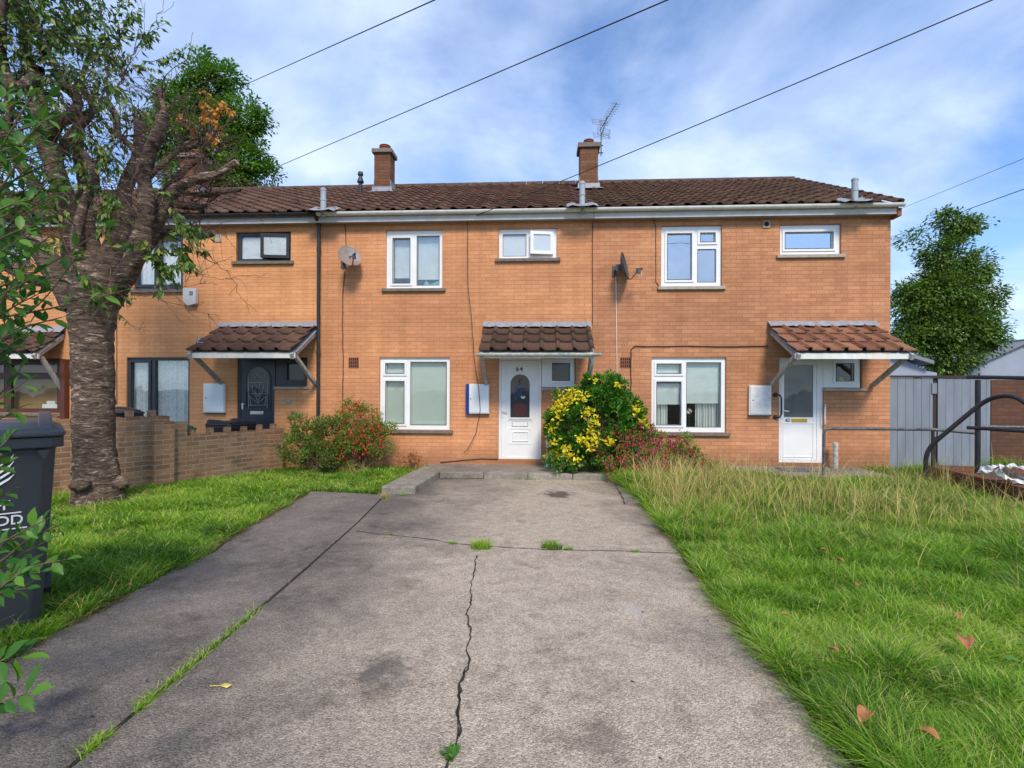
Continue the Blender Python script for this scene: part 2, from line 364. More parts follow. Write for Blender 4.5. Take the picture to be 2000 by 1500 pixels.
M['railing'] = pm('chipped_black_paint', (.02, .018, .02), .35, (.05, .04, .035), .5, 22, bmp=.002)
M['railpale'] = pm('peeling_grey_rail_paint', (.025, .026, .03), .5, (.36, .36, .36), .45, 26)
M['fencegrey'] = pm('grey_fence_paint', (.22, .245, .285), .8, (.15, .165, .19), .8, 7, bmp=.004, streak=True)
M['fencebrown'] = pm('brown_timber', (.05, .028, .018), .8, (.02, .015, .01), .6)
M['render'] = pm('grey_blue_render', (.32, .36, .44), .9, (.26, .29, .36), .5, 2)
M['slate'] = pm('slate_grey_roofing', (.22, .24, .28), .8, (.14, .15, .17), .6, 5)
M['bin'] = pm('dark_grey_bin_plastic', (.030, .036, .042), .42, (.055, .06, .065), .4, 5, bmp=.001, bs=120)
M['binlid'] = pm('scuffed_grey_lid', (.06, .067, .075), .40, (.03, .033, .037), .5, 6)
M['binblack'] = pm('black_bin_plastic', (.014, .017, .025), .35)
M['bingreen'] = pm('green_bin_plastic', (.015, .13, .05), .45)
M['print'] = pm('white_print', (.78, .78, .78), .5)
M['ink'] = pm('black_ink', (.02, .02, .02), .5)
M['bark_bg'] = pm('dark_bark', (.07, .05, .035), .9, bmp=.01)
M['stem'] = pm('shrub_stem', (.13, .085, .045), .85)
M['twigred'] = pm('reddish_twig', (.10, .05, .038), .7)
M['plasticbag'] = pm('torn_white_plastic', (.72, .70, .68), .45, (.42, .34, .30), .6, 7)
def concrete(name, dark, light, spots, warm=None, joint=None):
    m, t, b, _ = mk(name); o = oc(t); s = nd(t, 'ShaderNodeSeparateXYZ', {0: o})
    big = noise(t, o, .9, 6, .62, .4)
    if warm:       # worn paler along the middle where cars stand
        c = math_(t, 'ABSOLUTE', math_(t, 'SUBTRACT', s.outputs[0], math_(t, 'ADD', warm[0], math_(t, 'MULTIPLY', s.outputs[1], warm[2]))))
        c = math_(t, 'SUBTRACT', 1.0, math_(t, 'DIVIDE', c, warm[1])); big = math_(t, 'ADD', math_(t, 'MULTIPLY', big, .75), math_(t, 'MULTIPLY', c, .34))
    col = ramp(t, big, (.30, dark), (.62, light))
    pebble = nd(t, 'ShaderNodeTexVoronoi', {'Vector': o, 'Scale': 125.0}); pc = ramp(t, pebble.outputs['Color'], (.12, (.55, .53, .51)), (.5, (1, .99, .97)), (.9, (1.55, 1.50, 1.42)))
    col = mix(t, .72, col, pc, 'MULTIPLY')
    pits = ramp(t, noise(t, o, 170, 3, .7), (.34, (.22, .20, .19)), (.45, (1, 1, 1))); col = mix(t, .85, col, pits, 'MULTIPLY')
    mid = ramp(t, noise(t, o, 9, 6, .7), (.3, (.78, .77, .76)), (.7, (1.18, 1.17, 1.16))); col = mix(t, 1, col, mid, 'MULTIPLY')
    sm = ramp(t, noise(t, o, 2.6, 8, .72, .6), (.54, (1, 1, 1)), (.70, (.62, .60, .58))); col = mix(t, 1, col, sm, 'MULTIPLY')
    wl_s = ramp(t, noise(t, o, 38, 5, .75), (.68, (0, 0, 0)), (.74, (1, 1, 1))); col = mix(t, math_(t, 'MULTIPLY', wl_s, .5), col, (.50, .47, .43))
    dk = ramp(t, noise(t, o, 24, 6, .8, .5), (.70, (0, 0, 0)), (.76, (1, 1, 1))); col = mix(t, math_(t, 'MULTIPLY', dk, .7), col, (.035, .03, .025))
    dn = noise(t, o, 7, 6, .7)
    for (x, y, r_, c_, am) in spots:
        v = nd(t, 'ShaderNodeVectorMath', {0: o, 1: (x, y, 0)}, operation='SUBTRACT'); mp = nd(t, 'ShaderNodeVectorMath', {0: v.outputs[0], 1: (1, .8, 0)}, operation='MULTIPLY')
        ln = nd(t, 'ShaderNodeVectorMath', {0: mp.outputs[0]}, operation='LENGTH').outputs['Value']
        f = math_(t, 'ADD', math_(t, 'DIVIDE', ln, r_), math_(t, 'MULTIPLY', math_(t, 'SUBTRACT', dn, .5), 3.2)); f = ramp(t, f, (.45, (1, 1, 1)), (1.1, (0, 0, 0)))
        col = mix(t, math_(t, 'MULTIPLY', f, am), col, c_)
    t.links.new(col, b.inputs['Base Color']); b.inputs['Roughness'].default_value = .88; b.inputs['Specular IOR Level'].default_value = .3
    hh = math_(t, 'ADD', math_(t, 'MULTIPLY', pebble.outputs['Distance'], -.8), noise(t, o, 120, 3, .7)); bump(t, b, hh, .008, .8)
    return m
a_ = G(1090, 965); b_ = G(740, 1315); c_ = G(1240, 1190); d_ = G(1180, 1440)
M['drive'] = concrete('exposed_aggregate_concrete', (.155, .136, .120), (.47, .395, .31),
    [(a_.x, a_.y, .30, (.05, .04, .035), .8), (b_.x, b_.y, .16, (.075, .072, .065), .7), (d_.x, d_.y, .13, (.13, .09, .07), .5), (c_.x, c_.y, .08, (.5, .5, .5), .3)], warm=(.22, 1.75, .02))
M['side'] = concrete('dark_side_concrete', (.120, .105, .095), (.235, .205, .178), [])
M['kerb'] = concrete('kerb_concrete', (.20, .185, .16), (.38, .35, .29), [])
M['path'] = concrete('path_concrete', (.20, .175, .15), (.33, .29, .25), [])
M['soil'] = pm('soil_and_thatch', (.075, .062, .028), .95, (.045, .06, .015), .9, 9, bmp=.03, bs=25)
M['crack'] = pm('crack_dirt', (.022, .02, .017), .95, (.06, .05, .035), .6, 30)
M['thatch'] = leaf_mat('dead_thatch', (.10, .065, .03), (.26, .19, .09), (.42, .33, .17), rough=.7, trans=.2)
M['grass'] = leaf_mat('lawn_grass', (.04, .10, .008), (.14, .34, .014), (.33, .55, .03), (.66, .60, .22), rough=.5, trans=.45)
M['straw'] = leaf_mat('dry_stalks', (.20, .17, .05), (.55, .44, .13), (.78, .64, .25), rough=.6, trans=.25)

# ------------------------------------------------------------------ the setting: ground, slabs, kerbs
mb = MB(); nx = 40
ys = [-400, -60, -30, -20, -14]+list(np.linspace(-12, -1.1, 24))+[0, 8, 30, 120, 700]
xs = [-700, -100, -30]+list(np.linspace(-14, 14, 29))+[30, 100, 700]
vv = [(x, y, gz(max(y, -16))-.03) for y in ys for x in xs]; L = len(xs)
mb.add(vv, [(j*L+i, j*L+i+1, (j+1)*L+i+1, (j+1)*L+i) for j in range(len(ys)-1) for i in range(L-1)])
tag(mb.build('ground', M['soil']), kind='structure')
def slab(name, px, m, top=0.0, thick=.06, pts=None, kind='structure', jit=0):
    pts = pts or [G(x, y) for x, y in px]
    if jit:
        q = []
        for i, p in enumerate(pts):
            n_ = pts[(i+1) % len(pts)]; k = max(1, int((n_-p).length/.12))
            for j in range(k):
                a = p.lerp(n_, j/k); q.append(Vector((a.x+random.uniform(-jit, jit), a.y+random.uniform(-jit, jit), 0)))
        pts = q
    n = len(pts); mb = MB()
    T = [(p.x, p.y, gz(p.y)+top) for p in pts]; B = [(p.x, p.y, gz(p.y)+top-thick) for p in pts]
    mb.add(T+B, [tuple(range(n)), tuple(range(2*n-1, n-1, -1))]+[(i, i+n, (i+1) % n+n, (i+1) % n) for i in range(n)])
    bm_ = mb.build(name, m)
    if kind: tag(bm_, kind=kind)
    return bm_
def ext(a, b, k):                            # extend the ground line a->b by k metres
    d = (b-a).normalized(); return b+d*k
JT = [G(x, y) for x, y in ((762, 958), (700, 1022), (590, 1120), (400, 1282), (142, 1500))]; JT.append(ext(JT[3], JT[4], 4))
RE = [G(x, y) for x, y in ((1196, 936), (1255, 985), (1332, 1080), (1432, 1210), (1550, 1350), (1690, 1500))]; RE.append(ext(RE[3], RE[5], 4))
drive_poly = JT+RE[::-1]
def tri_slab(name, left, right, m, top=0.0):  # strip between two ground lines
    mb = MB(); n = min(len(left), len(right)); rows = []
    k = 24
    def samp(L_, t):
        ds = [0]
        for i in range(1, len(L_)): ds.append(ds[-1]+(L_[i]-L_[i-1]).length)
        s_ = t*ds[-1]
        for i in range(1, len(L_)):
            if s_ <= ds[i]+1e-6: return L_[i-1].lerp(L_[i], (s_-ds[i-1])/(ds[i]-ds[i-1]))
    for i in range(k+1):
        a = samp(left, i/k); b = samp(right, i/k)
        if 0 < i < k: a = a+Vector((random.uniform(-.006, .006) if name == 'driveway' else .05*math.sin(i*.9)+.03*math.sin(i*2.3), 0, 0)); b = b+Vector((.035*math.sin(i*1.1)+.03*math.sin(i*2.7+1)+random.uniform(-.02, .02) if name == 'driveway' else 0, 0, 0))
        rows.append([a.lerp(b, j/6) for j in range(7)])
    V = [(p.x, p.y, gz(p.y)+top) for r_ in rows for p in r_]; mb.add(V, [(i*7+j, (i+1)*7+j, (i+1)*7+j+1, i*7+j+1) for i in range(k) for j in range(6)])
    for side in (0, 6):
        vs = [rows[i][side] for i in range(k+1)]; V = [(p.x, p.y, gz(p.y)+top) for p in vs]+[(p.x, p.y, gz(p.y)-.08) for p in vs]
        mb.add(V, [(i, i+1, i+k+2, i+k+1) for i in range(k)])
    return tag(mb.build(name, m), kind='structure')
drv = tri_slab('driveway', JT, RE, M['drive'])
slab('driveway_head', None, M['drive'], top=-.0004, thick=.05, pts=[JT[0], RE[0], Vector((RE[0].x+.05, G(1000, 936).y+.03, 0)), Vector((G(856, 936).x-.25, G(1000, 936).y+.03, 0)), Vector((G(856, 936).x-.30, JT[0].y+.1, 0))])
SL = [G(x, y) for x, y in ((606, 958), (520, 1008), (400, 1078), (250, 1160), (100, 1238), (0, 1292), (-200, 1395))]; SL.append(ext(SL[4], SL[6], 3))
JL = [p+Vector((-.035, 0, 0)) for p in JT]
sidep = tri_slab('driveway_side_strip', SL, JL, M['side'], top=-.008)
side_poly = SL+JL[::-1]
# kerb and paths by the houses
PT = .11
kx0, kx1 = G(856, 936).x, G(1196, 936).x; ky = G(1000, 936).y
mb = MB(); n_k = 4
for i in range(n_k):
    a = kx0-.0+(kx1+.08-kx0)*i/n_k; b = kx0+(kx1+.08-kx0)*(i+1)/n_k-.008
    mb.box((a, ky, -.05), (b, ky+.15, PT))
tag(mb.build('kerb', M['kerb'], bevel=.012), kind='structure')
pa = F(835, 905).x
slab('front_path', None, M['path'], top=PT-.004, thick=.16, pts=[Vector((pa, ky+.152, 0)), Vector((kx1+.25, ky+.152, 0)), Vector((kx1+.25, -.0, 0)), Vector((pa, -.0, 0))])
ya = G(800, 966).y
arm = [G(757, 961, PT), G(822, 957, PT), Vector((kx0, ky+.14, 0)), Vector((kx0-.5, ky+.14, 0))]
arm = [Vector((arm[3].x-.02, ya, 0)), Vector((kx0-.03, ya+.05, 0)), Vector((kx0-.012, ky+.13, 0)), Vector((kx0-.52, ky+.13, 0))]
q = slab('kerb_return', None, M['kerb'], top=PT+.003, thick=.16, pts=arm); bv = q.modifiers.new('b', 'BEVEL'); bv.width = .02; bv.segments = 2
st = [G(x, y) for x, y in ((1203, 947), (1238, 944), (1262, 985), (1222, 986))]
slab('rough_mortar_patch', None, M['path'], top=.03, thick=.05, pts=[Vector(p) for p in st], jit=.015)
# door slab of the right-hand house
q0 = F(1385, 905); q1 = F(1660, 905)
slab('right_path', None, M['path'], top=.14, thick=.2, pts=[Vector((q0.x, -.0, 0)), Vector((q0.x+.35, -.85, 0)), Vector((q0.x+1.1, -1.3, 0)), Vector((q1.x+.1, -1.15, 0)), Vector((q1.x+.1, -.0, 0))])
slab('far_path', [(1838, 968), (2060, 1002), (2100, 985), (1870, 955)], M['path'], top=.05, thick=.1)

# cracks in the drive
def ribbon(pts, w0, name, m, parent, step=.03, top=.004, wander=.010):
    P_ = []
    for a, b in zip(pts, pts[1:]):
        k = max(1, int((b-a).length/step)); P_ += [a.lerp(b, j/k) for j in range(k)]
    P_.append(pts[-1]); n = len(P_); mb = MB(); V = []; off = 0
    for i, p in enumerate(P_):
        d = (P_[min(i+1, n-1)]-P_[max(i-1, 0)]); d.z = 0; d.normalize(); s_ = Vector((-d.y, d.x, 0)); off = off*.8+random.uniform(-wander, wander)
        w_ = w0*random.uniform(.35, 1.25); c = p+s_*off
        for sg in (-1, 1): q = c+s_*sg*w_/2; V.append((q.x, q.y, gz(q.y)+top))
    mb.add(V, [(2*i, 2*i+1, 2*i+3, 2*i+2) for i in range(n-1)]); return mb.build(name, m, parent)
def gl(*px): return [G(x, y) for x, y in px]
CR1 = gl((693, 1038), (760, 1044), (830, 1052), (885, 1062), (940, 1067), (1010, 1071), (1060, 1073), (1140, 1075), (1240, 1078), (1328, 1081))
CR2 = gl((932, 1085), (930, 1120), (920, 1160), (917, 1200), (925, 1245), (920, 1290), (897, 1335), (893, 1360), (899, 1400), (893, 1440), (880, 1475), (868, 1500), (850, 1560))
ribbon(CR1, .014, 'crack', M['crack'], drv); ribbon(CR2, .011, 'crack', M['crack'], drv)
ribbon(CR2[5:10], .010, 'crack', M['crack'], drv)

# ------------------------------------------------------------------ house pieces
def holed(mb, X0, X1, Z0, Z1, holes, Y, dep, solid=True, outer=False):
    xs = sorted({X0, X1, *[min(max(h[0], X0), X1) for h in holes], *[min(max(h[2], X0), X1) for h in holes]})
    zs = sorted({Z0, Z1, *[min(max(h[1], Z0), Z1) for h in holes], *[min(max(h[3], Z0), Z1) for h in holes]})
    def op(i, j):
        if i < 0 or j < 0 or i >= len(xs)-1 or j >= len(zs)-1: return outer
        cx = (xs[i]+xs[i+1])/2; cz = (zs[j]+zs[j+1])/2
        return any(h[0] < cx < h[2] and h[1] < cz < h[3] for h in holes)
    for i in range(len(xs)-1):
        for j in range(len(zs)-1):
            if op(i, j): continue
            a, b, c, d = xs[i], xs[i+1], zs[j], zs[j+1]
            mb.quad((a, Y, c), (b, Y, c), (b, Y, d), (a, Y, d))
            if solid: mb.quad((b, Y+dep, c), (a, Y+dep, c), (a, Y+dep, d), (b, Y+dep, d))
            if op(i-1, j): mb.quad((a, Y+dep, c), (a, Y, c), (a, Y, d), (a, Y+dep, d))
            if op(i+1, j): mb.quad((b, Y, c), (b, Y+dep, c), (b, Y+dep, d), (b, Y, d))
            if op(i, j-1): mb.quad((a, Y+dep, c), (b, Y+dep, c), (b, Y, c), (a, Y, c))
            if op(i, j+1): mb.quad((a, Y, d), (b, Y, d), (b, Y+dep, d), (a, Y+dep, d))
    return mb
def rect(x0, y0, x1, y1, Y=0.0):                 # photo box -> (X0,Z0,X1,Z1) on the wall plane
    a = F(x0, (y0+y1)/2, Y); b = F(x1, (y0+y1)/2, Y); c = F((x0+x1)/2, y0, Y); d = F((x0+x1)/2, y1, Y)
    return (a.x, d.z, b.x, c.z)
def slats(mb, r_, Y, step=.026):
    z = r_[3]
    while z > r_[1]+.01:
        mb.quad((r_[0], Y, z), (r_[2], Y, z), (r_[2], Y+.006, z-step*.97), (r_[0], Y+.006, z-step*.97)); z -= step
    return mb
def folds(mb, x0, x1, z0, z1, Y, n=7, amp=.025, gather=0.0):
    k = n*6; V = []
    for j in range(2):
        z = (z0, z1)[j]
        for i in range(k+1):
            s_ = i/k; x = x0+(x1-x0)*s_; x += gather*(0 if j else 1)*(s_); V.append((x, Y+amp*math.sin(s_*n*2*math.pi)+amp*.4*math.sin(s_*n*3.7), z))
    mb.add(V, [(i, i+1, k+2+i, k+1+i) for i in range(k)]); return mb
def window(root, box, panes, fm, gm, sill=None, sash=(), ajar=None, name='window', Yf=.045, label=None):
    """box: opening in photo pixels; panes: glass boxes in photo pixels; sash: indices with a raised opening frame"""
    O = rect(*box); H = [rect(*p, Yf) for p in panes]
    hs = list(H)
    if ajar is not None: q = panes[ajar]; hs[ajar] = rect(q[0]-5, q[1]-5, q[2]+5, q[3]+5, Yf)
    w_ = holed(MB(), O[0]+.004, O[2]-.004, O[1]+.004, O[3]-.004, hs, Yf, .06, outer=True).build(name, fm, root, bevel=.004)
    if label: w_['label'] = label
    g = MB()
    for i, h in enumerate(H):
        if i == ajar: continue
        g.quad((h[0]-.005, Yf+.03, h[1]-.005), (h[2]+.005, Yf+.03, h[1]-.005), (h[2]+.005, Yf+.03, h[3]+.005), (h[0]-.005, Yf+.03, h[3]+.005))
    g.build('pane', gm, w_)
    for i in sash:
        h = H[i]; e = .052
        if i == ajar: continue
        holed(MB(), h[0]-e, h[2]+e, h[1]-e, h[3]+e, [h], Yf-.018, .017, outer=True).build('sash', fm, w_, bevel=.004)
        b = .010; holed(MB(), h[0]-b, h[2]+b, h[1]-b, h[3]+b, [(h[0]+.001, h[1]+.001, h[2]-.001, h[3]-.001)], Yf-.021, .012, outer=True).build('gasket', M['black'], w_)
    for i, h in enumerate(H):
        if i in sash or i == ajar: continue
        b = .006; holed(MB(), h[0]-b, h[2]+b, h[1]-b, h[3]+b, [(h[0]+.002, h[1]+.002, h[2]-.002, h[3]-.002)], Yf-.003, .012, outer=True).build('gasket', M['black'], w_)
    if ajar is not None:
        h = H[ajar]; e = .062; hx, hy = h[2]+e, Yf-.004; rot = Matrix.Rotation(R(9), 3, 'Z'); org = Vector((hx, hy, 0))
        s_ = holed(MB(), h[0]-e, h[2]+e, h[1]-e, h[3]+e, [h], Yf-.05, .045, outer=True)
        s_.v = [tuple(org+rot@(Vector(v)-org)) for v in s_.v]; so_ = s_.build('sash', fm, w_, bevel=.004)
        p_ = MB(); p_.quad(*[tuple(org+rot@(Vector(v)-org)) for v in ((h[0]-.004, Yf-.03, h[1]), (h[2]+.004, Yf-.03, h[1]), (h[2]+.004, Yf-.03, h[3]), (h[0]-.004, Yf-.03, h[3]))])
        p_.build('pane', gm, w_)
    if sill:
        ex = .07; MB().box((O[0]-ex, -.055, O[1]-.065), (O[2]+ex, Yf+.05, O[1]-.002)).build('sill', sill, w_, bevel=.006)
    mbh = MB().box((O[0]-.0, .0, O[3]-.0), (O[2]+.0, .02, O[3]+.004))
    return w_, O, H
def tiles(width, length, tw=.30, cl=.33, phase=0.0, lip=.03, hgt=.038, prof=None):
    """local sheet: x across, y down-slope (0 = top), z = normal"""
    prof = prof or [(0, .0), (.08, .030), (.18, .038), (.30, .034), (.40, .012), (.5, .003), (.75, 0), (.97, 0)]
    cols = [(0.0, 0.0, 0)]; k0 = int(math.floor(-phase/tw))-1; i = 0
    cols = []
    k = -1
    while (k*tw+phase) < width+tw:
        for s_, h in prof:
            x = (k+s_)*tw+phase
            if 0 <= x <= width: cols.append((x, h*hgt/.038, k))
        k += 1
    cols = [(0.0, cols[0][1], cols[0][2])]+cols+[(width, cols[-1][1], cols[-1][2])]
    V = []; Fc = []; T = []; nr = max(1, int(round(length/cl))); cl = length/nr; n = len(cols); jit = {}
    for r_ in range(nr):
        y0 = r_*cl; y1 = (r_+1)*cl+.012; b = len(V)
        for y, z in ((y0, 0.0), (y1, lip), (y1-.004, lip-.030)):
            for x, h, kk in cols:
                j = jit.setdefault((r_, kk), (random.uniform(0, 1), random.uniform(-.004, .004), random.uniform(-.005, .005)))
                V.append((x, y+(j[2] if y > y0 else 0), h+z+(j[1] if y > y0 else 0))); T.append(j[0])
        for a in range(2):
            for i in range(n-1):
                p = b+a*n+i; Fc.append((p, p+n, p+n+1, p+1))
    return V, Fc, T
def tile_sheet(name, m, parent, top, down, width, length, **k):
    """top: world point of the upper left corner, down: unit vector down the slope, across = +X"""
    V, Fc, T = tiles(width, length, **k); dn = Vector(down).normalized(); ax = Vector((1, 0, 0)); nm = dn.cross(ax)*-1
    nm = ax.cross(dn)*-1 if ax.cross(dn).z < 0 else ax.cross(dn)
    q = parent
    while q.parent: q = q.parent
    A = np.array([tuple(Vector(top)+ax*x+dn*y+nm*z) for x, y, z in V])
    return npmesh(name, A, [np.array(Fc)], np.array(T), m, parent)
EZ = F(1157, 432).z                                     # underside of the fascia
FB = .135; GZ = EZ+FB                                   # fascia height
EY, EAVE = -.24, EZ+.19
RY = 3.9; SLP = .515; RIDGE = EAVE+(RY-EY)*SLP
HD = 2*RY
def roofz(Y): return EAVE+(Y-EY)*SLP
XP = [F(-700, 600).x, F(118, 600).x, F(628, 600).x, F(1157, 600).x, F(1739, 600).x]
XP[1] = XP[2]-5.5
def house(i, label, bm_, tm, openings, gutter_m, ridge_m, gable=False):
    X0, X1 = XP[i], XP[i+1]; root = thing('terraced_house', (X0, 0, 0), label, 'house', 'houses of the terrace')
    g = .0025
    wl_ = holed(MB(), X0+g, X1-(0 if gable else g), -.1, EZ+.02, openings, 0, .115, solid=False)
    X1g = X1 if gable else X1-g
    for xx, s_ in ((X0+g, 1), (X1g, 0)):
        pts = [(xx, 0, -.1), (xx, 0, EZ+.02), (xx, EY+.12, EAVE-.03) if False else (xx, 0, roofz(0)-.05), (xx, RY, RIDGE-.05), (xx, HD, roofz(0)-.05), (xx, HD, -.1)]
        wl_.poly(pts if s_ else pts[::-1])
    wl_.quad((X1g, HD, -.1), (X0+g, HD, -.1), (X0+g, HD, EZ+.3), (X1g, HD, EZ+.3))
    wall = wl_.build('wall', bm_, root)
    over = .05 if gable else 0
    sl_len = math.hypot(RY-EY, RIDGE-EAVE); dn = ((0, EY-RY, EAVE-RIDGE))
    roof = tile_sheet('roof', tm, root, (X0, RY, RIDGE), dn, X1-X0+over, sl_len, tw=.30, cl=.335, lip=.042, hgt=.038, phase=(.3-(X0*1000 % 300)/1000) % .3)
    MB().quad((X0, RY, RIDGE-.01), (X1+over, RY, RIDGE-.01), (X1+over, HD-EY, EAVE), (X0, HD-EY, EAVE)).build('rear_slope', tm, roof)
    # ridge tiles
    rt = MB(); x = X0+.004
    while x < X1+over-.02:
        x2 = min(x+.445, X1+over)
        pr = [(-.13, -.055), (-.10, .02), (-.05, .06), (0, .075), (.05, .06), (.10, .02), (.13, -.055)]
        k = 1+random.uniform(-.05, .05)
        V = [(x, RY+a*k, RIDGE+b+.01) for a, b in pr]+[(x2-.012, RY+a*k*1.0, RIDGE+b+.004+.01) for a, b in pr]; n = len(pr)
        rt.add(V, [(j, j+n, j+n+1, j+1) for j in range(n-1)]+[tuple(range(n)), tuple(range(2*n-1, n-1, -1))]); x += .45
    rt.build('ridge_tile', ridge_m, roof)
    # fascia, soffit, gutter
    MB().box((X0+.002, EY+.07, EZ), (X1g+over*.6, EY+.09, EZ+FB)).build('fascia', M['fascia'], root)
    MB().box((X0+.002, EY+.09, EZ+.004), (X1g, -.001, EZ+.016)).build('soffit', M['soffit'], root)
    MB().box((X0+.002, EY+.062, EZ+FB+.001), (X1g+over*.6, EY+.08, EZ+FB+.05)).build('under_fascia', M['fascia'], root)
    gt = MB(); n = 9; A = [math.pi*(1+k/(n-1)) for k in range(n)]; xe = X1+(.09 if gable else 0); gy = EY+.005; gzz = EZ+FB+.035
    V = []
    for xx in (X0+.003, xe):
        V += [(xx, gy+.058*math.cos(a), gzz+.062*math.sin(a)) for a in A]+[(xx, gy+.052*math.cos(a), gzz+.056*math.sin(a)) for a in A[::-1]]
    m2 = 2*n; gt.add(V, [(j, (j+1) % m2, (j+1) % m2+m2, j+m2) for j in range(m2)]+[tuple(range(m2-1, -1, -1)), tuple(range(m2, 2*m2))])
    gu = gt.build('gutter', gutter_m, root); x = X0+.35
    while x < X1:
        V = []; br = MB()
        for xx in (x, x+.03): V += [(xx, gy+.064*math.cos(a), gzz+.068*math.sin(a)) for a in A]
        br.add(V, [(j, j+1, j+1+n, j+n) for j in range(n-1)]); br.build('gutter_bracket', gutter_m, gu); x += .95
    if gable:
        vb = MB()
        for k in range(13):
            a = k/13; y = EY+(RY-EY)*a; z = roofz(y)
            vb.box((X1+over-.03, y-.02, z-.03), (X1+over+.02, y+(RY-EY)/13*.98, z+.055), Matrix.Rotation(math.atan(SLP), 3, 'X'), Vector((X1, y, z)))
        vb.build('verge_tile', M['tilemoss'], roof)
        MB().box((X1+.002, EY+.05, EZ-.045), (X1+.075, .06, EZ+FB-.03)).build('corbel', M['airbrick'], root)
    return root, wall, roof
def chimney(root, x0, x1, y0, yb, Y, capy, poty, potx):
    a = F(x0, y0, Y); b = F(x1, y0, Y); w_ = b.x-a.x; top = F(x0, capy[1], Y).z; base = roofz(Y)-.1
    sh = MB().box((a.x, Y, base), (b.x, Y+w_*1.02, top)).build('chimney', M['brickch'], root)
    cz = F(x0, capy[0], Y).z; e = .055
    MB().box((a.x-e, Y-e, top), (b.x+e, Y+w_*1.02+e, cz)).build('cap', M['capst'], sh, bevel=.01)
    pc = Vector(((a.x+b.x)/2+.01, Y+w_*.5, cz)); h = (F(x0, poty, Y).z-cz)*1.05; r0 = (F(potx[1], 290, Y).x-F(potx[0], 290, Y).x)/2
    pr = [(r0*.95, 0), (r0*.95, h*.25), (r0*1.08, h*.3), (r0*1.08, h*.4), (r0*.9, h*.44), (r0*.9, h*.55), (r0*1.06, h*.6), (r0*1.06, h*.7), (r0*.9, h*.74), (r0*.9, h*.85), (r0*1.05, h*.9), (r0*1.02, h), (r0*.8, h*1.04), (r0*.3, h*1.07)]
    MB().lathe(pr, pc, 20).build('pot', M['terra'], sh)
    fl = MB(); zb = roofz(Y); fl.box((a.x-.05, Y-.012, zb+.0), (b.x+.05, Y-.002, zb+.17)); fl.box((a.x-.012, Y, zb), (a.x-.002, Y+w_+.02, zb+.34)); fl.box((b.x+.002, Y, zb), (b.x+.012, Y+w_+.02, zb+.34))
    fl.quad((a.x-.14, Y-.16, roofz(Y-.16)+.075), (b.x+.14, Y-.16, roofz(Y-.16)+.075), (b.x+.06, Y, zb+.075), (a.x-.06, Y, zb+.075))
    fl.build('flashing', M['lead'], sh)
    return sh, a, b
def flue(root, x, ytop, ybot, r_, m, cowl=False):
    # find where the pixel row ybot meets the roof
    best = min((abs(F(x, ybot, Y).z-(roofz(Y)+.03)), Y) for Y in np.linspace(EY, RY, 200)); Y = best[1]
    p = F(x, ybot, Y); t = F(x, ytop, Y); h = t.z-p.z
    if cowl: pr = [(r_, -.12), (r_, h*.45), (r_*1.1, h*.46), (r_*1.9, h*.50), (r_*1.9, h*.53), (r_*1.0, h*.75), (r_*.9, h*.8), (r_*1.5, h*.84), (r_*1.5, h*.92), (r_*1.2, h)]
    else: pr = [(r_, -.12), (r_, h*.42), (r_*1.15, h*.43), (r_*1.15, h*.5), (r_, h*.51), (r_, h*.86), (r_*1.12, h*.87), (r_*1.12, h*.94), (r_*.9, h*.97), (r_*.5, h)]
    f = MB().lathe(pr, p, 16).build('vent_pipe', m, root, smooth=False)
    if not cowl:
        s_ = MB()
        V = [(p.x+dx_, Y+dy_, roofz(Y+dy_)+hh) for dy_ in (-.22, .12) for dx_, hh in ((-.3, .05), (-.2, .085), (-.09, .065), (.09, .065), (.2, .085), (.3, .05))]
        s_.add(V, [(j, j+1, j+7, j+6) for j in range(5)]); s_.build('flashing', M['lead'], f)
    return f
